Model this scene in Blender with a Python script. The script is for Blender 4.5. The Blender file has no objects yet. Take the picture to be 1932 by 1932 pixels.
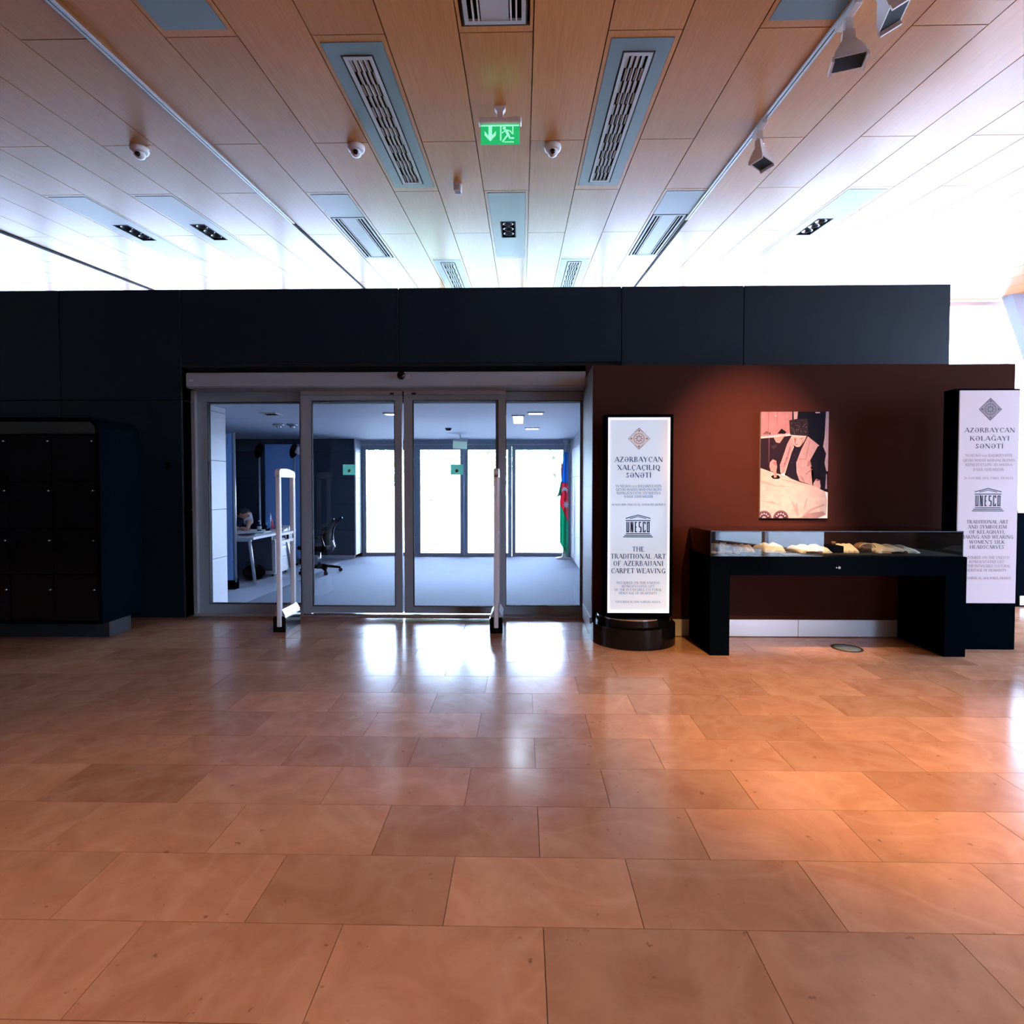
import bpy, bmesh, math, random
from mathutils import Vector, Matrix
random.seed(7)
R = math.radians
sc = bpy.context.scene
COL = sc.collection

# ------------------------------------------------------------------ camera
F_PX, SIZE = 1010.0, 1932.0
cam = bpy.data.cameras.new('camera')
cam_o = bpy.data.objects.new('camera', cam)
COL.objects.link(cam_o)
cam.sensor_width = 36.0
cam.lens = 36.0 * F_PX / SIZE
cam.shift_y = -23.0 / SIZE
cam.clip_start, cam.clip_end = 0.05, 200
cam_o.location = (0, 0, 1.32)
cam_o.rotation_euler = (R(90) - 25.0 / F_PX, 0, 19.0 / F_PX)
sc.camera = cam_o

# ------------------------------------------------------------------ view, world, lights
sc.view_settings.view_transform = 'Standard'
sc.view_settings.look = 'None'
sc.view_settings.exposure = 0.0
sc.view_settings.gamma = 1.0
sc.view_settings.use_curve_mapping = False
sc.cycles.use_denoising = True
sc.cycles.max_bounces = 10
sc.cycles.transparent_max_bounces = 12
sc.cycles.sample_clamp_indirect = 6.0
sc.cycles.caustics_reflective = False
sc.cycles.caustics_refractive = False

w = bpy.data.worlds.new('sky'); sc.world = w
w.use_nodes = True
bg = w.node_tree.nodes['Background']
bg.inputs[0].default_value = (0.56, 0.72, 1.0, 1)
bg.inputs[1].default_value = 42.0

def spot(name, loc, target, power, col, size, blend=1.0, radius=0.05):
    l = bpy.data.lights.new(name, 'SPOT')
    l.energy, l.color, l.spot_size, l.spot_blend, l.shadow_soft_size = power, col, R(size), blend, radius
    o = bpy.data.objects.new(name, l); COL.objects.link(o)
    o.location = loc
    o.rotation_euler = (Vector(target) - Vector(loc)).to_track_quat('-Z', 'Y').to_euler()
    return o
WARM = (1.0, 0.52, 0.24)
spot('track_beam', (1.90, 1.50, 3.58), (1.95, 4.72, 1.50), 2500, (1.0, 0.44, 0.22), 27, 1.0)
spot('track_beam', (1.90, 3.05, 3.62), (2.40, 4.42, 0.82), 1000, (1.0, 0.60, 0.36), 24, 1.0)
spot('track_beam', (1.90, 0.60, 3.60), (1.72, 3.05, 0.0), 1350, (1.0, 0.54, 0.18), 44, 1.0)
spot('track_beam', (-2.62, -0.40, 3.55), (-1.75, 0.85, 0.0), 330, WARM, 62, 1.0)
spot('track_beam', (1.90, -0.90, 3.50), (0.60, 0.90, 0.0), 300, WARM, 70, 1.0)

# ------------------------------------------------------------------ materials
MAT = {}
def nodes_of(name):
    m = bpy.data.materials.new(name); m.use_nodes = True
    MAT[name] = m
    nt = m.node_tree
    return m, nt, nt.nodes['Principled BSDF']
def pbr(name, col, rough=0.5, metal=0.0, spec=0.5, noise=0.0, nscale=20.0, bump=0.0, stretch=(1, 1, 1), coat=0.0, emit=None, estr=0.0):
    m, nt, b = nodes_of(name)
    b.inputs['Base Color'].default_value = (*col, 1)
    b.inputs['Roughness'].default_value = rough
    b.inputs['Metallic'].default_value = metal
    b.inputs['Specular IOR Level'].default_value = spec
    b.inputs['Coat Weight'].default_value = coat
    if emit:
        b.inputs['Emission Color'].default_value = (*emit, 1)
        b.inputs['Emission Strength'].default_value = estr
    if noise > 0 or bump > 0:
        tc = nt.nodes.new('ShaderNodeTexCoord')
        mp = nt.nodes.new('ShaderNodeMapping'); mp.inputs['Scale'].default_value = stretch
        nz = nt.nodes.new('ShaderNodeTexNoise'); nz.inputs['Scale'].default_value = nscale; nz.inputs['Detail'].default_value = 5
        nt.links.new(tc.outputs['Object'], mp.inputs[0]); nt.links.new(mp.outputs[0], nz.inputs[0])
        if noise > 0:
            cr = nt.nodes.new('ShaderNodeMix'); cr.data_type = 'RGBA'
            cr.inputs[6].default_value = (*[c * (1 - noise) for c in col], 1)
            cr.inputs[7].default_value = (*[min(1, c * (1 + noise)) for c in col], 1)
            nt.links.new(nz.outputs[0], cr.inputs[0]); nt.links.new(cr.outputs[2], b.inputs['Base Color'])
        if bump > 0:
            bp = nt.nodes.new('ShaderNodeBump'); bp.inputs['Strength'].default_value = bump; bp.inputs['Distance'].default_value = 0.01
            nt.links.new(nz.outputs[0], bp.inputs['Height']); nt.links.new(bp.outputs[0], b.inputs['Normal'])
    return m
def glass(name, tint=(1, 1, 1), ior=1.45, boost=1.0):
    m = bpy.data.materials.new(name); m.use_nodes = True; MAT[name] = m
    nt = m.node_tree; nt.nodes.clear()
    out = nt.nodes.new('ShaderNodeOutputMaterial')
    tr = nt.nodes.new('ShaderNodeBsdfTransparent'); tr.inputs[0].default_value = (*tint, 1)
    gl = nt.nodes.new('ShaderNodeBsdfGlossy'); gl.inputs['Roughness'].default_value = 0.0
    fr = nt.nodes.new('ShaderNodeFresnel'); fr.inputs[0].default_value = ior
    mu = nt.nodes.new('ShaderNodeMath'); mu.operation = 'MULTIPLY'; mu.inputs[1].default_value = boost; mu.use_clamp = True
    mx = nt.nodes.new('ShaderNodeMixShader')
    nt.links.new(fr.outputs[0], mu.inputs[0]); nt.links.new(mu.outputs[0], mx.inputs[0])
    nt.links.new(tr.outputs[0], mx.inputs[1]); nt.links.new(gl.outputs[0], mx.inputs[2])
    nt.links.new(mx.outputs[0], out.inputs[0])
    return m

def stone_material():
    m, nt, b = nodes_of('floor_stone')
    L = nt.links.new
    tc = nt.nodes.new('ShaderNodeTexCoord')
    oi = nt.nodes.new('ShaderNodeObjectInfo')
    off = nt.nodes.new('ShaderNodeVectorMath'); off.operation = 'MULTIPLY_ADD'
    cmb = nt.nodes.new('ShaderNodeCombineXYZ')
    L(oi.outputs['Random'], cmb.inputs[0]); L(oi.outputs['Random'], cmb.inputs[1]); L(oi.outputs['Random'], cmb.inputs[2])
    L(cmb.outputs[0], off.inputs[0]); off.inputs[1].default_value = (37, 53, 71); L(tc.outputs['Object'], off.inputs[2])
    n1 = nt.nodes.new('ShaderNodeTexNoise'); n1.inputs['Scale'].default_value = 5; n1.inputs['Detail'].default_value = 8; n1.inputs['Roughness'].default_value = 0.62; n1.inputs['Distortion'].default_value = 0.8
    L(off.outputs[0], n1.inputs[0])
    r1 = nt.nodes.new('ShaderNodeValToRGB')
    r1.color_ramp.elements[0].position = 0.36; r1.color_ramp.elements[0].color = (0.37, 0.183, 0.104, 1)
    r1.color_ramp.elements[1].position = 0.66; r1.color_ramp.elements[1].color = (0.46, 0.245, 0.146, 1)
    L(n1.outputs[0], r1.inputs[0])
    # pale veins
    n2 = nt.nodes.new('ShaderNodeTexNoise'); n2.inputs['Scale'].default_value = 1.7; n2.inputs['Detail'].default_value = 3; n2.inputs['Distortion'].default_value = 1.6
    L(off.outputs[0], n2.inputs[0])
    r2 = nt.nodes.new('ShaderNodeValToRGB')
    e = r2.color_ramp.elements
    e[0].position = 0.43; e[0].color = (0, 0, 0, 1)
    e[1].position = 0.57; e[1].color = (0, 0, 0, 1)
    k = e.new(0.50); k.color = (0.10, 0.10, 0.10, 1)
    L(n2.outputs[0], r2.inputs[0])
    mv = nt.nodes.new('ShaderNodeMix'); mv.data_type = 'RGBA'; mv.inputs[7].default_value = (0.72, 0.54, 0.40, 1)
    L(r2.outputs[0], mv.inputs[0]); L(r1.outputs[0], mv.inputs[6])
    # dark pits
    n3 = nt.nodes.new('ShaderNodeTexNoise'); n3.inputs['Scale'].default_value = 26; n3.inputs['Detail'].default_value = 4
    L(off.outputs[0], n3.inputs[0])
    r3 = nt.nodes.new('ShaderNodeValToRGB')
    r3.color_ramp.elements[0].position = 0.69; r3.color_ramp.elements[0].color = (0, 0, 0, 1)
    r3.color_ramp.elements[1].position = 0.76; r3.color_ramp.elements[1].color = (0.75, 0.75, 0.75, 1)
    L(n3.outputs[0], r3.inputs[0])
    md = nt.nodes.new('ShaderNodeMix'); md.data_type = 'RGBA'; md.inputs[7].default_value = (0.16, 0.08, 0.05, 1)
    L(r3.outputs[0], md.inputs[0]); L(mv.outputs[2], md.inputs[6])
    # each slab its own tone
    hv = nt.nodes.new('ShaderNodeHueSaturation')
    mr = nt.nodes.new('ShaderNodeMapRange'); mr.inputs[3].default_value = 0.82; mr.inputs[4].default_value = 1.14
    L(oi.outputs['Random'], mr.inputs[0]); L(mr.outputs[0], hv.inputs['Value']); L(md.outputs[2], hv.inputs['Color'])
    L(hv.outputs[0], b.inputs['Base Color'])
    rr = nt.nodes.new('ShaderNodeMapRange'); rr.inputs[3].default_value = 0.13; rr.inputs[4].default_value = 0.24
    L(n1.outputs[0], rr.inputs[0]); L(rr.outputs[0], b.inputs['Roughness'])
    b.inputs['Specular IOR Level'].default_value = 0.6
stone_material()

def wood_material():
    m, nt, b = nodes_of('ceiling_veneer')
    L = nt.links.new
    tc = nt.nodes.new('ShaderNodeTexCoord'); oi = nt.nodes.new('ShaderNodeObjectInfo')
    off = nt.nodes.new('ShaderNodeVectorMath'); off.operation = 'MULTIPLY_ADD'
    cmb = nt.nodes.new('ShaderNodeCombineXYZ')
    L(oi.outputs['Random'], cmb.inputs[0]); L(oi.outputs['Random'], cmb.inputs[1])
    L(cmb.outputs[0], off.inputs[0]); off.inputs[1].default_value = (11, 17, 0); L(tc.outputs['Object'], off.inputs[2])
    mp = nt.nodes.new('ShaderNodeMapping'); mp.inputs['Scale'].default_value = (34, 1.4, 1)
    L(off.outputs[0], mp.inputs[0])
    n = nt.nodes.new('ShaderNodeTexNoise'); n.inputs['Scale'].default_value = 2.2; n.inputs['Detail'].default_value = 5
    L(mp.outputs[0], n.inputs[0])
    r = nt.nodes.new('ShaderNodeValToRGB')
    r.color_ramp.elements[0].position = 0.3; r.color_ramp.elements[0].color = (0.43, 0.155, 0.034, 1)
    r.color_ramp.elements[1].position = 0.75; r.color_ramp.elements[1].color = (0.50, 0.195, 0.050, 1)
    L(n.outputs[0], r.inputs[0])
    hv = nt.nodes.new('ShaderNodeHueSaturation')
    mr = nt.nodes.new('ShaderNodeMapRange'); mr.inputs[3].default_value = 0.9; mr.inputs[4].default_value = 1.08
    L(oi.outputs['Random'], mr.inputs[0]); L(mr.outputs[0], hv.inputs['Value']); L(r.outputs[0], hv.inputs['Color'])
    L(hv.outputs[0], b.inputs['Base Color'])
    b.inputs['Roughness'].default_value = 0.27
    b.inputs['Specular IOR Level'].default_value = 0.6
wood_material()

pbr('grout', (0.05, 0.03, 0.022), 0.9)
pbr('dark_panel', (0.0030, 0.0095, 0.0155), 0.6, spec=0.2, noise=0.15, nscale=8)
pbr('dark_joint', (0.004, 0.004, 0.005), 0.9)
pbr('brown_wall', (0.046, 0.0175, 0.0140), 0.8, spec=0.0, noise=0.1, nscale=12)
pbr('jamb_grey', (0.16, 0.15, 0.17), 0.5)
pbr('black_gloss', (0.004, 0.0045, 0.006), 0.12, spec=0.3)
pbr('black_satin', (0.0016, 0.0030, 0.0050), 0.7, spec=0.0)
pbr('fascia_dim', (0.028, 0.034, 0.030), 0.3)
pbr('black_matt', (0.012, 0.012, 0.014), 0.75)
pbr('aluminium', (0.36, 0.43, 0.50), 0.42, metal=0.3)
pbr('alu_light', (0.62, 0.64, 0.67), 0.32, metal=0.6)
pbr('steel', (0.66, 0.70, 0.75), 0.34, metal=0.5, noise=0.05, nscale=30, stretch=(1, 1, 40))
pbr('chrome', (0.8, 0.82, 0.85), 0.12, metal=1.0)
pbr('white_paint', (0.78, 0.79, 0.82), 0.5)
pbr('white_plastic', (0.75, 0.74, 0.75), 0.35)
pbr('grey_plate', (0.125, 0.165, 0.185), 0.35, noise=0.06, nscale=6)
pbr('grille_grey', (0.50, 0.52, 0.54), 0.35)
pbr('vest_panel', (0.76, 0.76, 0.80), 0.45, noise=0.04, nscale=7)
pbr('vest_dark', (0.026, 0.042, 0.068), 0.4)  # dark panels, with some of the daylight's blue mixed into the colour
pbr('vest_ceiling', (0.76, 0.82, 0.95), 0.6)  # white ceiling, the cool daylight tint is put into its colour
pbr('vest_lamp', (0.9, 0.9, 0.9), 0.5, emit=(0.72, 0.84, 1.0), estr=26.0)
pbr('column_paint', (0.22, 0.23, 0.29), 0.5)
pbr('entrance_mat', (0.14, 0.17, 0.24), 0.85, noise=0.2, nscale=60, bump=0.4, stretch=(1, 6, 1))  # grey-blue mat, its blue strengthened to carry the daylight tint
pbr('pale_stone', (0.38, 0.42, 0.52), 0.45, noise=0.12, nscale=9)  # pale stone with the vestibule's blue daylight mixed in
pbr('blue_board', (0.22, 0.42, 0.82), 0.5, noise=0.05, nscale=4)
pbr('skin', (0.55, 0.29, 0.20), 0.5)
pbr('hair', (0.012, 0.011, 0.012), 0.5)
pbr('shirt_white', (0.74, 0.76, 0.82), 0.7)
pbr('navy_cloth', (0.035, 0.05, 0.10), 0.8)
pbr('cream_cloth', (0.86, 0.70, 0.56), 0.8, noise=0.08, nscale=30, bump=0.3)
pbr('carved_wood', (0.24, 0.10, 0.05), 0.55, noise=0.3, nscale=25, bump=0.4)
pbr('pale_wood', (0.70, 0.50, 0.36), 0.55, noise=0.1, nscale=14, stretch=(1, 1, 8))
pbr('pitch_black', (0.003, 0.003, 0.004), 0.9)
pbr('lamp_reflector', (0.8, 0.8, 0.8), 0.2, metal=0.9)
pbr('lamp_lens', (0.9, 0.85, 0.75), 0.3, emit=(1.0, 0.72, 0.45), estr=2.0)
pbr('light_panel', (0.78, 0.85, 0.92), 0.18, emit=(0.64, 0.82, 1.0), estr=0.50)
pbr('emblem_tint', (0.5, 0.45, 0.45), 0.4, emit=(0.72, 0.66, 0.70), estr=0.5)
pbr('white_edge', (0.9, 0.9, 0.92), 0.12, emit=(0.9, 0.95, 1.0), estr=0.75)
pbr('banner_print', (0.55, 0.50, 0.56), 0.45, emit=(0.62, 0.52, 0.62), estr=0.32)  # faint emission added to brighten the board
pbr('ink_blue', (0.09, 0.13, 0.24), 0.5)
pbr('ink_pale', (0.24, 0.32, 0.48), 0.5)
pbr('ink_navy', (0.02, 0.06, 0.14), 0.5)
pbr('ink_dark', (0.03, 0.04, 0.07), 0.5)
pbr('ink_mauve', (0.33, 0.24, 0.28), 0.5)
pbr('ink_gold', (0.45, 0.22, 0.06), 0.5)
pbr('sign_green', (0.0, 0.30, 0.10), 0.3, emit=(0.02, 0.55, 0.17), estr=0.75)
pbr('sign_mint', (0.35, 0.9, 0.6), 0.3, emit=(0.35, 1.0, 0.66), estr=0.85)
pbr('sign_pale', (0.6, 0.85, 0.75), 0.4, emit=(0.6, 1.0, 0.85), estr=0.25)
def sticker_material():
    m, nt, b = nodes_of('sticker_green')
    b.inputs['Base Color'].default_value = (0.30, 0.66, 0.55, 1); b.inputs['Roughness'].default_value = 0.5
    tl = nt.nodes.new('ShaderNodeBsdfTranslucent'); tl.inputs[0].default_value = (0.48, 0.92, 0.80, 1)
    mx = nt.nodes.new('ShaderNodeMixShader'); mx.inputs[0].default_value = 0.85
    nt.links.new(b.outputs[0], mx.inputs[1]); nt.links.new(tl.outputs[0], mx.inputs[2])
    nt.links.new(mx.outputs[0], nt.nodes['Material Output'].inputs[0])
sticker_material()
pbr('sticker_mark', (0.55, 0.78, 0.62), 0.5)
pbr('flag_blue', (0.06, 0.33, 0.75), 0.7)
pbr('flag_red', (0.62, 0.05, 0.09), 0.7)
pbr('flag_green', (0.0, 0.48, 0.28), 0.7)
pbr('flag_white', (0.85, 0.87, 0.9), 0.7)
pbr('leaf', (0.34, 0.50, 0.26), 0.6, noise=0.4, nscale=3)
pbr('bark', (0.16, 0.11, 0.08), 0.9)
pbr('paving', (0.74, 0.74, 0.74), 0.8, noise=0.08, nscale=3)
pbr('terracotta', (0.55, 0.22, 0.15), 0.7)
pbr('white_steel', (0.80, 0.80, 0.86), 0.4)
pbr('seat_mesh', (0.007, 0.010, 0.014), 0.8, spec=0.03)
pbr('bottle_dark', (0.01, 0.02, 0.05), 0.1)
pbr('paper', (0.75, 0.77, 0.8), 0.7)
pbr('patch_grey', (0.25, 0.25, 0.3), 0.7)
pbr('room_wall', (0.05, 0.045, 0.045), 0.7)
glass('door_glass', (0.97, 0.98, 1.0), 1.45, 1.0)
glass('facade_glass', (0.80, 0.81, 0.83), 1.35, 0.7)
glass('case_glass', (0.93, 0.98, 0.96), 1.5, 1.6)

# print colours come from the mesh itself (flat photographic print)
def print_material():
    m, nt, b = nodes_of('photo_print')
    a = nt.nodes.new('ShaderNodeAttribute'); a.attribute_name = 'ink'
    tc = nt.nodes.new('ShaderNodeTexCoord')
    n = nt.nodes.new('ShaderNodeTexNoise'); n.inputs['Scale'].default_value = 22; n.inputs['Detail'].default_value = 6
    mr = nt.nodes.new('ShaderNodeMapRange'); mr.inputs[3].default_value = 0.72; mr.inputs[4].default_value = 1.2
    hv = nt.nodes.new('ShaderNodeHueSaturation')
    nt.links.new(tc.outputs['Object'], n.inputs[0]); nt.links.new(n.outputs[0], mr.inputs[0]); nt.links.new(mr.outputs[0], hv.inputs['Value'])
    nt.links.new(a.outputs['Color'], hv.inputs['Color']); nt.links.new(hv.outputs[0], b.inputs['Base Color'])
    b.inputs['Roughness'].default_value = 0.7
    b.inputs['Specular IOR Level'].default_value = 0.05
print_material()

# ------------------------------------------------------------------ mesh helpers
def box(bm, x0, x1, y0, y1, z0, z1, bev=0.0, seg=1):
    vs = [bm.verts.new(p) for p in ((x0, y0, z0), (x1, y0, z0), (x1, y1, z0), (x0, y1, z0), (x0, y0, z1), (x1, y0, z1), (x1, y1, z1), (x0, y1, z1))]
    fs = [bm.faces.new([vs[i] for i in q]) for q in ((0, 3, 2, 1), (4, 5, 6, 7), (0, 1, 5, 4), (1, 2, 6, 5), (2, 3, 7, 6), (3, 0, 4, 7))]
    if bev > 0:
        es = list({e for f in fs for e in f.edges})
        bmesh.ops.bevel(bm, geom=es, offset=bev, segments=seg, affect='EDGES', profile=0.5)
    return bm
def B(*a, **k):
    return box(bmesh.new(), *a, **k)
def ring(bm, x0, x1, y0, y1, hx0, hx1, hy0, hy1, z0, z1):
    box(bm, x0, hx0, y0, y1, z0, z1); box(bm, hx1, x1, y0, y1, z0, z1)
    box(bm, hx0, hx1, y0, hy0, z0, z1); box(bm, hx0, hx1, hy1, y1, z0, z1)
    return bm
def ringxz(bm, x0, x1, z0, z1, hx0, hx1, hz0, hz1, y0, y1):
    box(bm, x0, hx0, y0, y1, z0, z1); box(bm, hx1, x1, y0, y1, z0, z1)
    box(bm, hx0, hx1, y0, y1, z0, hz0); box(bm, hx0, hx1, y0, y1, hz1, z1)
    return bm
def tube(bm, p0, p1, r0, r1=None, n=12, cap=True):
    p0, p1 = Vector(p0), Vector(p1); r1 = r0 if r1 is None else r1
    d = (p1 - p0).normalized()
    a = d.orthogonal().normalized(); b = d.cross(a)
    A, Bv = [], []
    for i in range(n):
        t = 2 * math.pi * i / n; o = a * math.cos(t) + b * math.sin(t)
        A.append(bm.verts.new(p0 + o * r0)); Bv.append(bm.verts.new(p1 + o * r1))
    for i in range(n):
        j = (i + 1) % n
        f = bm.faces.new((A[i], A[j], Bv[j], Bv[i])); f.smooth = True
    if cap:
        bm.faces.new(A[::-1]); bm.faces.new(Bv)
    return bm
def path(bm, pts, rad, n=10):
    pts = [Vector(p) for p in pts]
    if not isinstance(rad, (list, tuple)): rad = [rad] * len(pts)
    rings = []
    up = Vector((0.123, 0.31, 1)).normalized()
    for i, p in enumerate(pts):
        d = (pts[min(i + 1, len(pts) - 1)] - pts[max(i - 1, 0)]).normalized()
        a = d.cross(up).normalized(); b = a.cross(d)
        rings.append([bm.verts.new(p + (a * math.cos(2 * math.pi * k / n) + b * math.sin(2 * math.pi * k / n)) * rad[i]) for k in range(n)])
    for r0, r1 in zip(rings, rings[1:]):
        for k in range(n):
            f = bm.faces.new((r0[k], r0[(k + 1) % n], r1[(k + 1) % n], r1[k])); f.smooth = True
    bm.faces.new(rings[0][::-1]); bm.faces.new(rings[-1])
    return bm
def lathe(bm, c, prof, n=24, smooth=True):
    rings = []
    for r, z in prof:
        rings.append([bm.verts.new((c[0] + r * math.cos(2 * math.pi * k / n), c[1] + r * math.sin(2 * math.pi * k / n), c[2] + z)) for k in range(n)])
    for a, b in zip(rings, rings[1:]):
        for k in range(n):
            f = bm.faces.new((a[k], a[(k + 1) % n], b[(k + 1) % n], b[k])); f.smooth = smooth
    bm.faces.new(rings[0][::-1]); bm.faces.new(rings[-1])
    return bm
def prism(bm, poly, axis, a0, a1):
    """extrude a 2D polygon along an axis; poly in the two other coordinates (x,y,z order)"""
    def P(u, v, a):
        return {'x': (a, u, v), 'y': (u, a, v), 'z': (u, v, a)}[axis]
    A = [bm.verts.new(P(u, v, a0)) for u, v in poly]; Bv = [bm.verts.new(P(u, v, a1)) for u, v in poly]
    n = len(poly)
    bm.faces.new(A[::-1]); bm.faces.new(Bv)
    for i in range(n):
        bm.faces.new((A[i], A[(i + 1) % n], Bv[(i + 1) % n], Bv[i]))
    return bm
def rrect(x0, x1, z0, z1, r, n=6, corners=(1, 1, 1, 1)):
    """corner order: lower left, lower right, upper right, upper left"""
    pts = []
    for (cx, cz, a0, on) in ((x0 + r, z0 + r, 180, corners[0]), (x1 - r, z0 + r, 270, corners[1]), (x1 - r, z1 - r, 0, corners[2]), (x0 + r, z1 - r, 90, corners[3])):
        if on:
            for k in range(n + 1):
                t = R(a0 + 90 * k / n); pts.append((cx + r * math.cos(t), cz + r * math.sin(t)))
        else:
            pts.append((cx + r * (1 if a0 in (270, 0) else -1), cz + r * (1 if a0 in (0, 90) else -1)))
    return pts
def blob(bm, c, rad, sub=2, jitter=0.0):
    r = bmesh.ops.create_icosphere(bm, subdivisions=sub, radius=1.0)
    for v in r['verts']:
        k = 1 + random.uniform(-jitter, jitter)
        v.co = Vector((c[0] + v.co.x * rad[0] * k, c[1] + v.co.y * rad[1] * k, c[2] + v.co.z * rad[2] * k))
        for f in v.link_faces: f.smooth = True
    return bm
CZ0, CSL = 3.74, 0.10          # ceiling height over the camera's foot and its rise
def slope(bm):
    for v in bm.verts: v.co.z += CZ0 + CSL * v.co.y
    return bm

def wloc(o):
    p = Vector((0, 0, 0))
    while o is not None:
        p += o.location; o = o.parent
    return p
def link(name, me, parent=None, loc=(0, 0, 0)):
    o = bpy.data.objects.new(name, me); COL.objects.link(o); o.location = loc
    if parent is not None: o.parent = parent
    return o
def obj(name, bm, mat, parent=None, at=None, fix=True):
    """vertices given in world coordinates; origin at `at` (or the parent's place)"""
    if fix: bmesh.ops.recalc_face_normals(bm, faces=bm.faces)
    base = wloc(parent) if parent is not None else Vector(at or (0, 0, 0))
    bmesh.ops.translate(bm, verts=bm.verts, vec=-base)
    me = bpy.data.meshes.new(name); bm.to_mesh(me); bm.free()
    me.materials.append(MAT[mat] if isinstance(mat, str) else mat)
    return link(name, me, parent, (0, 0, 0) if parent is not None else base)
def tag(o, label=None, cat=None, group=None, kind=None):
    for k, v in (('label', label), ('category', cat), ('group', group), ('kind', kind)):
        if v: o[k] = v
    return o
def thing(name, loc, label, cat, group=None):
    o = link(name, None, None, loc)
    o.empty_display_size = 0.1
    return tag(o, label, cat, group)
def struct(name, loc, label):
    o = link(name, None, None, loc); o.empty_display_size = 0.1
    return tag(o, label, None, None, 'structure')
def copy_tree(o, parent=None):
    c = o.copy(); COL.objects.link(c); c.parent = parent
    for ch in list(o.children): copy_tree(ch, c)
    return c

# ================================================================== STRUCTURE
# ---------------------------------------------------------------- floor
TW, TD, TY0 = 0.603, 0.302, 0.969
bm = bmesh.new()
X0, X1, Y0, Y1 = -5.5, 5.6, TY0, TY0 + 15 * TD
def fx(y): return 4.6 + 0.5068 * (y + 4.5) + 0.08      # line of the oblique right facade
prism(bm, [(-12.5, -4.6), (fx(-4.6), -4.6), (fx(Y0), Y0), (-12.5, Y0)], 'z', -0.2, 0.0)
prism(bm, [(-12.5, Y0), (X0, Y0), (X0, Y1), (-12.5, Y1)], 'z', -0.2, 0.0)
prism(bm, [(X1, Y0), (fx(Y0), Y0), (fx(Y1), Y1), (X1, Y1)], 'z', -0.2, 0.0)
prism(bm, [(-12.5, Y1), (fx(Y1), Y1), (fx(10.15), 10.15), (-12.5, 10.15)], 'z', -0.2, 0.0)
floor = obj('floor', bm, 'floor_stone')
tag(floor, 'polished beige stone floor laid in half bond', None, None, 'structure')
obj('mortar_bed', B(X0, X1, Y0, Y1, -0.2, -0.010), 'grout', floor)
G = 0.0011
def tile_mesh(wd):
    b = B(-wd / 2 + G, wd / 2 - G, -TD / 2 + G, TD / 2 - G, -0.010, 0.0)
    me = bpy.data.meshes.new('tile'); b.to_mesh(me); b.free(); me.materials.append(MAT['floor_stone']); return me
full_tile = tile_mesh(TW)
for r in range(15):
    ph = 0.064 if r % 2 == 1 else 0.064 + TW / 2
    yc = TY0 + (r + 0.5) * TD
    n0 = math.floor((X0 - ph) / TW)
    x = ph + n0 * TW
    while x < X1 - 1e-6:
        a, b_ = max(x, X0), min(x + TW, X1)
        if b_ - a > 0.02:
            me = full_tile if b_ - a > TW - 1e-4 else tile_mesh(b_ - a)
            link('tile', me, floor, ((a + b_) / 2, yc, random.uniform(-0.0003, 0.0)))
        x += TW
# vestibule floor
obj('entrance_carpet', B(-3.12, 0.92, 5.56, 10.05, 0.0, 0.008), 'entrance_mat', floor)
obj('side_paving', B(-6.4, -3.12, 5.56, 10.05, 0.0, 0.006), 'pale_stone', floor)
obj('threshold_strip', B(-3.35, 0.62, 5.36, 5.56, 0.0, 0.007), 'alu_light', floor)

# ---------------------------------------------------------------- ceiling
CP, CX0 = 0.4515, 0.067
bm = bmesh.new()
prism(bm, [(-12.5, -4.6), (fx(-4.6), -4.6), (fx(1.2), 1.2), (-12.5, 1.2)], 'z', 0.0, 0.25)
prism(bm, [(-12.5, 1.2), (fx(1.2), 1.2), (fx(10.3), 10.3), (-12.5, 10.3)], 'z', 0.12, 0.25)
ceiling = obj('ceiling', slope(bm), 'ceiling_veneer')
tag(ceiling, 'sloping ceiling of long wood veneer panels', None, None, 'structure')
PANEL_CACHE = {}
def ceil_panel(k, ya, yb, hole=None):
    g = 0.0035
    L = yb - ya
    key = (round(L, 3), hole)
    if key not in PANEL_CACHE:
        b = bmesh.new()
        x0, x1, y0, y1 = g, CP - g, g, L - g
        if hole: ring(b, x0, x1, y0, y1, hole[0], hole[1], hole[2], hole[3], 0.0, 0.028)
        else: box(b, x0, x1, y0, y1, 0.0, 0.028)
        for v in b.verts: v.co.z += CSL * v.co.y
        me = bpy.data.meshes.new('ceiling_panel'); b.to_mesh(me); b.free(); me.materials.append(MAT['ceiling_veneer'])
        PANEL_CACHE[key] = me
    link('ceiling_panel', PANEL_CACHE[key], ceiling, (CX0 + k * CP, ya, CZ0 + CSL * ya))
ROWA, ROWB = [1.2, 3.31, 5.43, 7.50, 9.6, 10.2], [1.2, 2.45, 4.52, 6.57, 8.62, 10.2]
SERVICE = {}   # (column, row) -> hole in panel coordinates
PLATE_L = (0.028, CP - 0.028)
for k in (-3, 1):
    for r in (1, 3): SERVICE[(k, r)] = (0.03, 0.42, 0.06, 2.03 if r == 1 else 2.04)
for k in (-5, 3):
    SERVICE[(k, 2)] = (0.03, 0.42, 0.05, 2.02); SERVICE[(k, 0)] = (0.03, 0.42, 0.4, 2.05)
for k in (-1, -9, -11, 7): SERVICE[(k, 2)] = (0.03, 0.42, 0.05, 2.02)
SERVICE[(-1, 0)] = (0.02, 0.43, 0.5, 2.06)
for k in range(-26, 22):
    rows = ROWA if k % 2 else ROWB
    for r in range(5):
        if CX0 + (k + 1) * CP > fx(rows[r + 1]) - 0.08: continue
        ceil_panel(k, rows[r], rows[r + 1], SERVICE.get((k, r)))

def cx(k, u): return CX0 + k * CP + u
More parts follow.
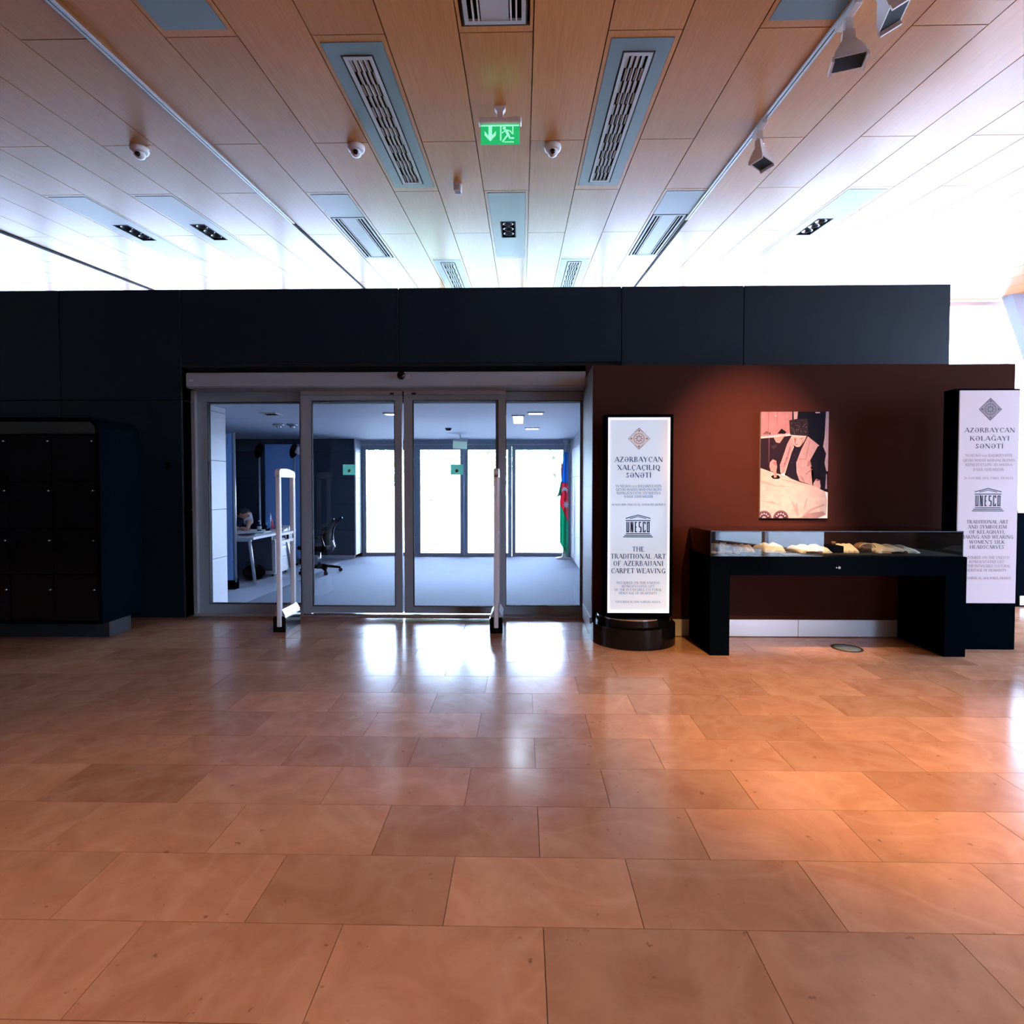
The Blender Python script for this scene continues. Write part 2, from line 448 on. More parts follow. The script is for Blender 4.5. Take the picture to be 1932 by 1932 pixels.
# service plates and their fittings
def grey_plate(k, r, hole=None, y1=None):
    h = SERVICE[(k, r)]; ya = ROWA[r]
    b = bmesh.new()
    e = 0.002
    x0, x1, a, c = cx(k, h[0]) + e, cx(k, h[1]) - e, ya + h[2] + e, ya + h[3] - e
    if y1: c = y1
    if hole: ring(b, x0, x1, a, c, *hole, -0.002, 0.02)
    else: box(b, x0, x1, a, c, -0.002, 0.02)
    o = obj('service_plate', slope(b), 'grey_plate', ceiling)
    return o
def diffuser(k, r, label):
    ya = ROWA[r]
    gx0, gx1, gy0, gy1 = cx(k, 0.132), cx(k, 0.318), ya + 0.185, ya + 1.95
    grey_plate(k, r, (gx0 - 0.012, gx1 + 0.012, gy0 - 0.012, gy1 + 0.012))
    t = thing('air_diffuser', ((gx0 + gx1) / 2, (gy0 + gy1) / 2, CZ0 + CSL * (gy0 + gy1) / 2), label, 'vent', 'slotted air diffusers set in the ceiling')
    b = bmesh.new(); ring(b, gx0 - 0.011, gx1 + 0.011, gy0 - 0.011, gy1 + 0.011, gx0, gx1, gy0, gy1, -0.001, 0.05)
    box(b, gx0 - 0.011, gx1 + 0.011, gy0 - 0.011, gy1 + 0.011, 0.05, 0.06)
    obj('plenum', slope(b), 'pitch_black', t)
    b = bmesh.new(); ring(b, gx0, gx1, gy0, gy1, gx0 + 0.024, gx1 - 0.024, gy0 + 0.03, gy1 - 0.03, -0.006, 0.008)
    obj('frame', slope(b), 'grille_grey', t)
    n = 4; ww = (gx1 - gx0 - 0.048) / n
    for i in range(1, n):
        xx = gx0 + 0.024 + i * ww
        obj('bar', slope(B(xx - 0.0042, xx + 0.0042, gy0 + 0.03, gy1 - 0.03, -0.004, 0.012)), 'grille_grey', t)
    b = bmesh.new(); m = 13; yl = (gy1 - gy0 - 0.06) / m
    for i in range(n):
        xx = gx0 + 0.024 + i * ww
        for j in range(m):
            y0 = gy0 + 0.03 + j * yl
            left = 0.004 if j % 2 == 0 else ww * 0.52
            box(b, xx + left, xx + left + ww * 0.40, y0 + yl * 0.04, y0 + yl * 0.96, 0.004, 0.010)
    tag(obj('deflector_blades', slope(b), 'grille_grey', t), None, None, None, 'stuff')
diffuser(-3, 1, 'long wavy slotted air diffuser left of the green exit sign')
diffuser(1, 1, 'long wavy slotted air diffuser right of the green exit sign')
diffuser(-3, 3, 'far washed out slotted diffuser above the dark fascia, left one')
diffuser(1, 3, 'far washed out slotted diffuser above the dark fascia, right one')

def linear_fixture(k, y0, y1, mirror, label):
    x0, x1 = cx(k, 0.036), cx(k, 0.412)
    t = thing('linear_ceiling_vent', ((x0 + x1) / 2, (y0 + y1) / 2, CZ0 + CSL * (y0 + y1) / 2), label, 'vent', 'wide ceiling vents with slots along both sides')
    b = bmesh.new(); ring(b, x0, x1, y0, y1, x0 + 0.008, x1 - 0.008, y0 + 0.012, y1 - 0.012, 0.0, 0.06); box(b, x0, x1, y0, y1, 0.06, 0.07)
    obj('housing', slope(b), 'pitch_black', t)
    b = bmesh.new(); ring(b, x0 + 0.008, x1 - 0.008, y0 + 0.012, y1 - 0.012, x0 + 0.032, x1 - 0.032, y0 + 0.04, y1 - 0.04, -0.004, 0.012)
    obj('frame', slope(b), 'grille_grey', t)
    mid = (x0 + x1) / 2
    obj('centre_plate', slope(B(mid - 0.082, mid + 0.082, y0 + 0.04, y1 - 0.04, -0.002, 0.01)), 'grille_grey', t)
    for s in (-1, 1):
        for q in (0.094, 0.126):
            c = mid + s * q
            obj('slot_blade', slope(B(c - 0.005, c + 0.005, y0 + 0.04, y1 - 0.04, -0.003, 0.03)), 'white_plastic', t)
grey_plate(-5, 2, None, 6.05); grey_plate(3, 2, None, 6.05)
linear_fixture(-5, 6.055, 7.44, False, 'wide slotted ceiling vent beside the left track, above the dark wall')
linear_fixture(3, 6.055, 7.44, True, 'wide slotted ceiling vent beside the right track, above the dark wall')
grey_plate(-5, 0); grey_plate(3, 0)
linear_fixture(-1, 1.72, 3.255, False, 'wide slotted ceiling vent at the top centre, nearest the camera')

def downlight(k, label, lamps=3):
    x0, x1, y0, y1 = cx(k, 0.135), cx(k, 0.305), 6.22, 6.72
    grey_plate(k, 2, (x0 - 0.004, x1 + 0.004, y0 - 0.004, y1 + 0.004))
    t = thing('recessed_downlight', ((x0 + x1) / 2, (y0 + y1) / 2, CZ0 + CSL * 6.47), label, 'light', 'black recessed downlight boxes in the ceiling')
    b = bmesh.new(); ring(b, x0, x1, y0, y1, x0 + 0.01, x1 - 0.01, y0 + 0.01, y1 - 0.01, -0.004, 0.09); box(b, x0, x1, y0, y1, 0.09, 0.1)
    obj('housing', slope(b), 'pitch_black', t)
    for i in range(lamps):
        c = ((x0 + x1) / 2, y0 + 0.1 + i * 0.15, 0.0)
        b = bmesh.new(); lathe(b, c, [(0.028, 0.05), (0.055, 0.012), (0.062, 0.006), (0.06, 0.02), (0.03, 0.06)], 16)
        obj('lamp_head', slope(b), 'lamp_reflector', t)
downlight(-1, 'small black recessed downlight box above the sliding doors')
downlight(-9, 'black recessed downlight box in the left ceiling, nearer the track')
downlight(-11, 'black recessed downlight box in the ceiling at far left')
downlight(7, 'black recessed downlight box in the bright right ceiling')

# ceiling tracks
def track(x, ya, yb, yc, label):
    t = thing('light_track', (x, ya, CZ0 + CSL * ya), label, 'light track')
    for s in (-1, 1):
        obj('rail', slope(B(x + s * 0.011 - 0.007 if s > 0 else x - 0.022, x + 0.022 if s > 0 else x - 0.004, ya, yb, -0.012, 0.02)), 'alu_light', t)
    obj('conductor_slot', slope(B(x - 0.0039, x + 0.0039, ya, yb, -0.006, 0.02)), 'pitch_black', t)
    obj('black_channel', slope(B(x - 0.014, x + 0.014, yb + 0.002, yc, -0.010, 0.02)), 'pitch_black', t)
    return t
track(-2.640, 1.2, 6.2, 10.1, 'slim aluminium track along the left ceiling, without lamps')
track(1.873, 1.2, 6.2, 10.1, 'slim aluminium track along the right ceiling carrying spotlights')
tag(obj('ceiling_channel', slope(B(-6.28, -6.22, 4.0, 10.1, -0.012, 0.02)), 'dark_joint', None, (-6.25, 4.0, CZ0 + 0.4)), 'thin dark channel running along the far left ceiling', 'channel')

# ---------------------------------------------------------------- the dark box round the vestibule
YW, ZT = 5.28, 3.27
wf = struct('wall_front', (0, YW, 0), 'dark panelled wall and fascia around the entrance')
bm = bmesh.new()
box(bm, -12.4, -3.385, YW + 0.02, YW + 0.14, 0.0, ZT - 0.01)
box(bm, -3.385, 4.118, YW + 0.02, YW + 0.14, 2.545, ZT - 0.01)
box(bm, 0.97, 4.118, YW + 0.02, YW + 0.14, 2.30, 2.545)
obj('backing', bm, 'dark_joint', wf)
def wall_panel(x0, x1, z0, z1, y=YW, mat='dark_panel', parent=wf, th=0.02):
    return obj('wall_panel', B(x0 + 0.004, x1 - 0.004, y, y + th, z0 + 0.004, z1 - 0.004, bev=0.002), mat, parent)
xs = [-10.64, -9.43, -8.23, -7.02, -5.815, -4.609, -3.385]
for a, b_ in zip(xs, xs[1:]):
    for z0, z1 in ((0.0, 1.08), (1.08, 2.18), (2.18, ZT)):
        wall_panel(a, b_, z0, z1)
for a, b_ in ((-3.40, -1.215), (-1.215, 0.967)):
    wall_panel(a + (0.012 if a < -3 else 0), b_, 2.535, ZT)
wall_panel(0.967, 2.15, 2.38, ZT); wall_panel(2.15, 4.128, 2.38, ZT)
# left return of the recess, soffit, roof and right flank
for z0, z1 in ((0.0, 1.08), (1.08, 2.18), (2.18, 2.535)):
    obj('return_panel', B(-3.405, -3.385, YW + 0.024, 5.62, z0 + 0.004, z1 - 0.004), 'dark_panel', wf)
obj('soffit', B(-3.385, 0.967, YW + 0.022, 5.62, 2.51, 2.545), 'dark_joint', wf)
obj('lintel', B(-3.385, 0.967, 5.5, 5.62, 2.19, 2.51), 'dark_joint', wf)
obj('box_roof', B(-12.4, 4.118, YW + 0.14, 10.05, 3.14, 3.24), 'dark_panel', wf)
obj('flank', B(4.02, 4.126, YW + 0.02, 10.05, 0.0, ZT), 'dark_panel', wf)

# right projecting wall with the brown face
wr = struct('wall_right', (0, 4.72, 0), 'dark brown projecting wall to the right of the doors')
RW0, RW1, RWZ = 0.616, 4.25, 2.378
obj('wall_face', B(RW0 + 0.006, RW1, 4.72, YW + 0.015, 0.0, RWZ), 'brown_wall', wr)
obj('jamb_return', B(RW0, RW0 + 0.006, 4.724, 5.62, 0.0, RWZ - 0.002), 'jamb_grey', wr)
obj('jamb_block', B(RW0 + 0.006, RW0 + 0.3, YW + 0.015, 5.62, 0.0, 2.51), 'brown_wall', wr)
sk = struct('baseboard_front', (0, 4.72, 0), 'brushed steel skirting along the brown wall')
for a, b_ in ((RW0 - 0.004, 1.22), (1.22, 2.418), (2.422, 3.62), (3.624, RW1)):
    obj('skirting_strip', B(a, b_, 4.708, 4.7195, 0.006, 0.152), 'steel', sk)
obj('skirting_strip', B(RW0 - 0.012, RW0 - 0.0005, 4.708, 5.34, 0.006, 0.152), 'steel', sk)

# ---------------------------------------------------------------- vestibule shell
VC = 2.19
vc = struct('ceiling_vestibule', (0, 7.5, VC), 'flat white ceiling of the vestibule')
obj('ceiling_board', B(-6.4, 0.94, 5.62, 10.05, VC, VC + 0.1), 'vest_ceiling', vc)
vr = struct('wall_vestibule_right', (0.92, 7.5, 0), 'pale panelled wall on the right of the vestibule')
obj('backing', B(0.935, 1.0, 5.62, 10.05, 0, VC), 'dark_joint', vr)
JZ = [0.0, 0.46, 0.975, 1.49, 2.005, VC]
for z0, z1 in zip(JZ, JZ[1:]):
    for y0, y1 in ((5.62, 7.1), (7.1, 8.58), (8.58, 10.05)):
        obj('wall_panel', B(0.92, 0.935, y0 + 0.002, y1 - 0.002, z0 + 0.002, z1 - 0.002), 'vest_panel', vr)
vl = struct('wall_vestibule_left', (-3.3, 5.8, 0), 'pale panelled wall end left of the doors')
obj('backing', B(-3.42, -3.335, 5.64, 5.92, 0, VC), 'dark_joint', vl)
JL = [0.0, 0.54, 1.07, 1.60, 2.13, VC]
for z0, z1 in zip(JL, JL[1:]):
    obj('wall_panel', B(-3.335, -3.315, 5.64, 5.94, z0 + 0.003, z1 - 0.003), 'vest_panel', vl)
    obj('wall_panel', B(-3.42, -3.337, 5.92, 5.94, z0 + 0.003, z1 - 0.003), 'vest_panel', vl)
obj('alcove_wall', B(-6.4, -3.42, 5.64, 5.74, 0, VC), 'vest_panel', vl)
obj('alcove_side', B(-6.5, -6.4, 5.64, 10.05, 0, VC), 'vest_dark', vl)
vd = struct('wall_vestibule_rear', (-4.5, 9.7, 0), 'dark panelled wall behind the desk in the alcove')
obj('backing', B(-6.4, -3.06, 9.72, 9.8, 0, VC), 'dark_joint', vd)
JD = [0.07, 0.52, 0.99, 1.475, 1.96, VC]
for z0, z1 in zip(JD, JD[1:]):
    for x0, x1 in ((-6.4, -5.2), (-5.2, -4.05), (-4.05, -3.05)):
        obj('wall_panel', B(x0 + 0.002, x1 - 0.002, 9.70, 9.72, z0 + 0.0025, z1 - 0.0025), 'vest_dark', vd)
    obj('end_panel', B(-3.058, -3.03, 9.70, 10.05, z0 + 0.0025, z1 - 0.0025), 'vest_panel', vd)
obj('skirting_strip', B(-6.4, -3.05, 9.69, 9.71, 0.0, 0.065), 'steel', vd)

# ---------------------------------------------------------------- front sliding door
d1 = struct('door_1', (-1.2, 5.4, 0), 'automatic glass sliding doors in a grey aluminium frame')
hb = bmesh.new()
prism(hb, [(5.215, 2.285), (5.20, 2.30), (5.20, 2.42), (5.215, 2.434), (5.44, 2.434), (5.44, 2.285)], 'x', -3.285, 0.612)
hd = obj('header_cover', hb, 'aluminium', d1)
obj('end_badge', B(-3.255, -3.215, 5.197, 5.2, 2.345, 2.365), 'alu_light', hd)
b = bmesh.new(); blob(b, (-1.17, 5.185, 2.395), (0.042, 0.03, 0.042), 2)
obj('motion_sensor', b, 'black_gloss', hd)
obj('sensor_plate', B(-1.14, -1.09, 5.196, 5.2, 2.365, 2.405), 'alu_light', hd)
def sash(x0, x1, z0, z1, y0, y1, l, r, bt, tp, name, parent):
    b = bmesh.new(); ringxz(b, x0, x1, z0, z1, x0 + l, x1 - r, z0 + bt, z1 - tp, y0, y1)
    f = obj(name, b, 'aluminium', parent)
    b = bmesh.new(); g = 0.008
    ringxz(b, x0 + l, x1 - r, z0 + bt, z1 - tp, x0 + l + g, x1 - r - g, z0 + bt + g, z1 - tp - g, y0 + 0.006, y1 - 0.006)
    obj('gasket', b, 'black_matt', f)
    m = (y0 + y1) / 2
    obj('pane', B(x0 + l + g, x1 - r - g, m - 0.004, m + 0.004, z0 + bt + g, z1 - tp - g), 'door_glass', f)
    return f
fl = sash(-3.345, -2.18, 0.0, 2.30, 5.47, 5.53, 0.10, 0.10, 0.10, 0.11, 'fixed_panel', d1)
obj('side_post', B(-3.383, -3.347, 5.43, 5.56, 0.0, 2.30), 'alu_light', d1)
fr = sash(-0.27, 0.614, 0.0, 2.285, 5.47, 5.53, 0.10, 0.012, 0.09, 0.09, 'fixed_panel', d1)
def leaf(x0, x1, l, r, sx):
    f = sash(x0, x1, 0.035, 2.24, 5.385, 5.43, l, r, 0.065, 0.05, 'sliding_leaf', d1)
    obj('carrier_rail', B(x0, x1, 5.39, 5.425, 2.245, 2.295), 'alu_light', f)
    obj('lock_plate', B(sx - 0.02, sx + 0.02, 5.381, 5.3855, 2.245, 2.262), 'black_matt', f)
    return f
lf = leaf(-2.236, -1.212, 0.102, 0.072, -1.31)
rf = leaf(-1.192, -0.166, 0.088, 0.072, -1.09)
for f, x in ((lf, -1.752), (rf, -0.658)):
    s = obj('green_sticker', B(x - 0.064, x + 0.064, 5.398, 5.4025, 1.437, 1.543), 'sticker_green', f)
    b = bmesh.new(); lathe(b, (0, 0, 0), [(0.018, 0), (0.018, 0.001), (0.010, 0.001), (0.010, 0)], 16)
    bmesh.ops.rotate(b, verts=b.verts, cent=(0, 0, 0), matrix=Matrix.Rotation(R(90), 3, 'X'))
    bmesh.ops.translate(b, verts=b.verts, vec=(x, 5.3978, 1.48))
    obj('sticker_mark', b, 'sticker_mark', s)
obj('floor_guide', B(-2.23, -0.2, 5.39, 5.425, 0.002, 0.022), 'chrome', d1)

# ---------------------------------------------------------------- rear glass door and facade
d2 = struct('door_2', (-1.1, 10.1, 0), 'far glass entrance doors to the street')
obj('transom', B(-3.03, 0.92, 10.05, 10.2, 2.075, VC), 'aluminium', d2)
obj('light_strip', B(-3.03, 0.92, 10.035, 10.05, 2.10, 2.115), 'alu_light', d2)
def fixed2(x0, x1, name='fixed_panel', y=10.08):
    return sash(x0, x1, 0.0, 2.075, y, y + 0.06, 0.06, 0.06, 0.06, 0.055, name, d2)
fixed2(-3.03, -1.99); fixed2(-0.19, 0.84)
fixed2(-1.985, -1.092, 'sliding_leaf', 10.02); fixed2(-1.088, -0.195, 'sliding_leaf', 10.02)
obj('side_post', B(0.842, 0.92, 10.05, 10.2, 0, 2.075), 'aluminium', d2)

w1 = struct('window_1', (0, 10.2, 0), 'glazed street facade with white mullions')
def zc(y): return CZ0 + CSL * y
ztop = zc(10.2)
for x in [i * 1.5 - 12 for i in range(17)]:
    z0 = 0.0 if x > 4.2 or x < -12.4 else 3.24
    if -12.2 < x < 12.2:
        obj('mullion', B(x - 0.04, x + 0.04, 10.16, 10.28, z0, ztop), 'white_steel', w1)
for z in (0.05, 2.3, ztop - 0.05):
    obj('transom', B(4.2, 12.1, 10.17, 10.26, z - 0.04, z + 0.04), 'white_steel', w1)
obj('transom', B(-12.3, 4.2, 10.17, 10.26, 3.24, 3.32), 'white_steel', w1)
obj('transom', B(-12.3, 4.2, 10.17, 10.26, ztop - 0.09, ztop), 'white_steel', w1)
for x in [i * 1.5 - 12 for i in range(16)]:
    a, c = x + 0.042, x + 1.458
    if a > 4.1: obj('pane', B(a, c, 10.21, 10.22, 0.1, ztop - 0.1), 'facade_glass', w1)
    else: obj('pane', B(a, c, 10.21, 10.22, 3.33, ztop - 0.1), 'facade_glass', w1)
obj('spandrel', B(-12.4, -3.03, 10.06, 10.16, 0, 3.24), 'dark_panel', w1)
obj('spandrel', B(0.94, 4.12, 10.06, 10.16, 0, 3.24), 'dark_panel', w1)
obj('spandrel', B(-3.03, 0.94, 10.06, 10.16, VC, 3.24), 'dark_panel', w1)
# right facade, oblique
w2 = struct('window_2', (9, 0, 0), 'oblique glazed facade along the right side of the hall')
pA, pB = Vector((4.6, -4.5, 0)), Vector((12.0, 10.1, 0))
dirv = (pB - pA).normalized(); nrm = Vector((dirv.y, -dirv.x, 0)); LEN = (pB - pA).length
N2 = 12
def qbox(s0, s1, t0, t1, z0, z1, zs=None):
    b = bmesh.new(); vs = []
    for zz in (0, 1):
        for s, t in ((s0, t0), (s1, t0), (s1, t1), (s0, t1)):
            p = pA + dirv * s + nrm * t
            z = z0 if zz == 0 else (z1 if z1 is not None else zc(p.y) - 0.0)
            vs.append(b.verts.new((p.x, p.y, z)))
    for q in ((0, 3, 2, 1), (4, 5, 6, 7), (0, 1, 5, 4), (1, 2, 6, 5), (2, 3, 7, 6), (3, 0, 4, 7)): b.faces.new([vs[i] for i in q])
    return b
NS = 5     # the bays between are closed by an added wall to limit daylight
wrr = struct('wall_side', (7.5, -4, 0), 'unseen side wall right behind the camera, added to limit daylight')
obj('wall_board', qbox(LEN * 2 / N2, LEN * NS / N2, 0, 0.12, 0.0, None), 'room_wall', wrr)
obj('wall_head', qbox(0, LEN * 2 / N2, 0, 0.12, 1.6, None), 'room_wall', wrr)  # unseen wall added over the low glazing to hold back daylight
obj('sill', qbox(0, LEN * 2 / N2, 0, 0.12, 0.0, 0.05), 'white_steel', w2)
for i in [0, 1] + list(range(NS, N2 + 1)):
    s = LEN * i / N2
    zt = 1.6 if i < 2 else None        # unseen rear bays kept low to limit daylight, full height glazing further on
    obj('mullion', qbox(s - 0.04, s + 0.04, 0, 0.12, 0.0, zt), 'white_steel', w2)
    if i < N2: obj('pane', qbox(s + 0.042, s + LEN / N2 - 0.042, 0.05, 0.06, 0.05, zt), 'facade_glass', w2)
obj('sill', qbox(LEN * NS / N2, LEN, 0, 0.12, 0.0, 0.05), 'white_steel', w2)
# leaning white column by the facade
col = thing('leaning_column', (10.3, 9.75, 0), 'white leaning steel column at the far right facade', 'column')
b = bmesh.new(); P0, P1 = Vector((10.42, 9.75, 0)), Vector((8.74, 9.75, zc(9.75)))
prism(b, [(P0.x - 0.13, 0.0), (P0.x + 0.13, 0.0), (P1.x + 0.11, P1.z), (P1.x - 0.13, P1.z)], 'y', 9.66, 9.86)
obj('shaft', b, 'column_paint', col)
b = bmesh.new(); prism(b, [(P1.x - 0.02, P1.z - 0.02), (P1.x + 0.12, P1.z - 0.12), (P1.x + 0.5, P1.z - 0.0), (P1.x + 0.3, P1.z - 0.0)], 'y', 9.68, 9.84)
obj('branch', b, 'column_paint', col)

# enclosing walls of the hall, outside the frame
wl = struct('wall_left', (-12.4, 0, 0), 'plain end wall of the hall on the left')
b = bmesh.new(); prism(b, [(-4.6, 0), (10.1, 0), (10.1, zc(10.1)), (-4.6, zc(-4.6))], 'x', -12.5, -12.4)
obj('wall_board', b, 'room_wall', wl)
wb = struct('wall_rear', (0, -4.5, 0), 'plain wall of the hall behind the camera')
obj('wall_board', B(-12.5, 4.6, -4.6, -4.5, 0, zc(-4.5)), 'room_wall', wb)

# outdoors
gr = obj('ground', B(-60, 60, 10.3, 90, -0.35, -0.12), 'paving', None, (0, 40, -0.12)); tag(gr, 'pale paved forecourt outside the entrance', None, None, 'structure')
b = bmesh.new(); prism(b, [(fx(-4.6) + 0.15, -4.6), (fx(-4.6) + 0.15, -40), (60, -40), (60, 10.25), (fx(10.25) + 0.15, 10.25)], 'z', -0.35, -0.12)
gs = obj('ground_side', b, 'paving', None, (30, 0, -0.12)); tag(gs, 'pale paved ground outside the right facade', None, None, 'structure')

# ================================================================== OBJECTS
# ---------------------------------------------------------------- serif lettering
TK, TN = 0.135, 0.055
def S(x, y): return ('s', x, y)
def Ln(x0, y0, x1, y1, wd=None): return ('l', x0, y0, x1, y1, wd or TN)
def A_(cx_, cy_, rx, ry, a0, a1): return ('a', cx_, cy_, rx, ry, a0, a1)
st = lambda x: [Ln(x, 0, x, 1, TK), S(x, 0), S(x, 1)]
GL = {
 'A': (0.86, [Ln(.06, 0, .43, 1), Ln(.43, 1, .80, 0, TK), Ln(.2, .34, .66, .34), S(.06, 0), S(.8, 0)]),
 'B': (0.74, st(.16) + [Ln(.16, .975, .4, .975), A_(.38, .75, .22, .25, -90, 90), Ln(.16, .5, .42, .5), A_(.42, .26, .25, .26, -90, 90), Ln(.16, .025, .42, .025)]),
 'C': (0.80, [A_(.45, .5, .38, .5, 48, 312), Ln(.72, .68, .72, 1.0)]),
 'D': (0.86, st(.16) + [Ln(.16, .975, .4, .975), Ln(.16, .025, .4, .025), A_(.38, .5, .42, .5, -90, 90)]),
 'E': (0.70, st(.16) + [Ln(.16, .975, .6, .975), Ln(.16, .5, .5, .5), Ln(.16, .025, .64, .025), Ln(.6, .8, .6, 1), Ln(.64, 0, .64, .2)]),
 'F': (0.66, st(.16) + [Ln(.16, .975, .6, .975), Ln(.16, .5, .5, .5), Ln(.6, .8, .6, 1)]),
 'G': (0.86, [A_(.45, .5, .38, .5, 48, 320), Ln(.74, .02, .74, .42, TK), S(.74, .42), Ln(.72, .7, .72, 1.0)]),
 'H': (0.92, st(.16) + st(.76) + [Ln(.16, .52, .76, .52)]),
 'I': (0.38, st(.19)),
 'J': (0.46, [Ln(.27, .15, .27, 1, TK), S(.27, 1), A_(.12, .12, .15, .2, 250, 360)]),
 'K': (0.84, st(.16) + [Ln(.2, .42, .7, 1), Ln(.36, .58, .76, 0, TK), S(.7, 1), S(.76, 0)]),
 'L': (0.68, st(.16) + [Ln(.16, .025, .62, .025), Ln(.62, 0, .62, .25)]),
 'M': (1.06, [Ln(.12, 0, .16, 1), Ln(.16, 1, .53, .05, TK), Ln(.53, .05, .9, 1), Ln(.9, 1, .94, 0, TK), S(.12, 0), S(.94, 0), S(.12, 1), S(.94, 1)]),
 'N': (0.92, [Ln(.14, 0, .14, 1), Ln(.14, 1, .78, 0, TK), Ln(.78, 0, .78, 1), S(.14, 0), S(.1, 1), S(.78, 1)]),
 'O': (0.92, [A_(.46, .5, .4, .5, 0, 360)]),
 'P': (0.70, st(.16) + [Ln(.16, .975, .4, .975), A_(.38, .73, .25, .27, -90, 90), Ln(.16, .47, .4, .47)]),
 'Q': (0.92, [A_(.46, .5, .4, .5, 0, 360), Ln(.45, .1, .85, -.2, TK)]),
 'R': (0.80, st(.16) + [Ln(.16, .975, .4, .975), A_(.38, .74, .23, .26, -90, 90), Ln(.16, .49, .4, .49), Ln(.4, .48, .74, 0, TK), S(.74, 0)]),
 'S': (0.62, [A_(.3, .74, .2, .26, 20, 270), A_(.3, .26, .23, .26, -160, 90), Ln(.5, .72, .5, .98), Ln(.08, .02, .08, .28)]),
 'T': (0.76, st(.38) + [Ln(.05, .975, .71, .975), Ln(.05, .78, .05, 1), Ln(.71, .78, .71, 1)]),
 'U': (0.88, [Ln(.16, .3, .16, 1, TK), Ln(.74, .3, .74, 1), A_(.45, .3, .29, .3, 180, 360), S(.16, 1), S(.74, 1)]),
 'V': (0.84, [Ln(.06, 1, .43, 0, TK), Ln(.43, 0, .78, 1), S(.08, 1), S(.78, 1)]),
 'W': (1.14, [Ln(.06, 1, .32, 0, TK), Ln(.32, 0, .57, .95), Ln(.57, .95, .83, 0, TK), Ln(.83, 0, 1.08, 1), S(.08, 1), S(.57, 1), S(1.08, 1)]),
 'X': (0.82, [Ln(.08, 1, .74, 0, TK), Ln(.08, 0, .74, 1), S(.1, 1), S(.72, 1), S(.1, 0), S(.72, 0)]),
 'Y': (0.80, [Ln(.06, 1, .4, .45, TK), Ln(.4, .45, .74, 1), Ln(.4, 0, .4, .45, TK), S(.4, 0), S(.08, 1), S(.72, 1)]),
 'Z': (0.74, [Ln(.08, .975, .66, .975), Ln(.62, 1, .1, 0, TK), Ln(.06, .025, .68, .025), Ln(.08, .8, .08, 1), Ln(.68, 0, .68, .22)]),
 'Ə': (0.88, [A_(.44, .5, .38, .5, -180, 148), Ln(.06, .52, .82, .52)]),
 ',': (0.3, [Ln(.16, .08, .1, -.18, TK)]), '.': (0.3, [Ln(.15, 0, .15, .12, TK)]), '-': (0.44, [Ln(.08, .4, .36, .4, .09)]),
 "'": (0.26, [Ln(.14, .75, .14, 1, TK)]), ' ': (0.36, []),
 '0': (0.64, [A_(.32, .5, .25, .5, 0, 360)]), '1': (0.5, [Ln(.27, 0, .27, 1, TK), S(.27, 0), Ln(.12, .85, .27, .98)]),
 '2': (0.62, [A_(.3, .72, .22, .28, -20, 170), Ln(.5, .6, .08, .03), Ln(.08, .04, .56, .04, .09)]),
 '4': (0.64, [Ln(.43, 0, .43, 1, TK), Ln(.43, 1, .06, .3), Ln(.06, .3, .6, .3), S(.43, 0)]),
 '6': (0.62, [A_(.32, .31, .24, .31, 0, 360), A_(.45, .4, .37, .6, 100, 190)]),
}
GL['İ'] = (GL['I'][0], GL['I'][1] + [Ln(.19, 1.12, .19, 1.24, TK)])
GL['Ç'] = (GL['C'][0], GL['C'][1] + [Ln(.46, 0, .4, -.22, .1)])
GL['Ş'] = (GL['S'][0], GL['S'][1] + [Ln(.3, 0, .25, -.22, .1)])
GL['Ğ'] = (GL['G'][0], GL['G'][1] + [A_(.45, 1.26, .17, .14, 180, 360)])
def text_bm(s, cx_, cz, h, width, y, bold=1.0):
    """flat letters facing -Y, in real metres"""
    b = bmesh.new(); pen = 0.0; quads = []
    for ch in s:
        sc_ = 1.0
        if ch.islower(): ch = {'ı': 'I', 'i': 'İ'}.get(ch, ch.upper()); sc_ = 0.68
        adv, strokes = GL[ch]
        for q in strokes:
            if q[0] == 's':
                quads.append([(pen + sc_ * (q[1] + a), sc_ * (q[2] + c)) for a, c in ((-.13, -.0 if q[2] < .5 else -.045), (.13, -.0 if q[2] < .5 else -.045), (.13, .045 if q[2] < .5 else 0), (-.13, .045 if q[2] < .5 else 0))])
            elif q[0] == 'l':
                a, c = Vector((q[1], q[2])), Vector((q[3], q[4])); d = (c - a).normalized(); n = Vector((-d.y, d.x)) * q[5] * 0.5 * bold
                quads.append([(pen + sc_ * p.x, sc_ * p.y) for p in (a - n, c - n, c + n, a + n)])
            else:
                _, ax, ay, rx, ry, a0, a1 = q; m = max(5, int(abs(a1 - a0) / 18)); prev = None
                for i in range(m + 1):
                    t = R(a0 + (a1 - a0) * i / m); wd = (TN + (TK - TN) * abs(math.cos(t)) ** 1.4) * bold
                    o = (pen + sc_ * (ax + rx * math.cos(t)), sc_ * (ay + ry * math.sin(t)))
                    k = (pen + sc_ * (ax + (rx - wd) * math.cos(t)), sc_ * (ay + max(ry - wd, 0.01) * math.sin(t)))
                    if prev: quads.append([prev[0], o, k, prev[1]])
                    prev = (o, k)
        pen += adv * sc_ + 0.06
    pen -= 0.06
    sx = width / pen
    for q in quads:
        try: b.faces.new([b.verts.new((cx_ + (p[0] - pen / 2) * sx, y, cz + (p[1] - 0.5) * h)) for p in q])
        except ValueError: pass
    return b
def flat(name, polys, y, mat, parent):
    b = bmesh.new()
    for p in polys: b.faces.new([b.verts.new((u, y, v)) for u, v in p])
    return obj(name, b, mat, parent)
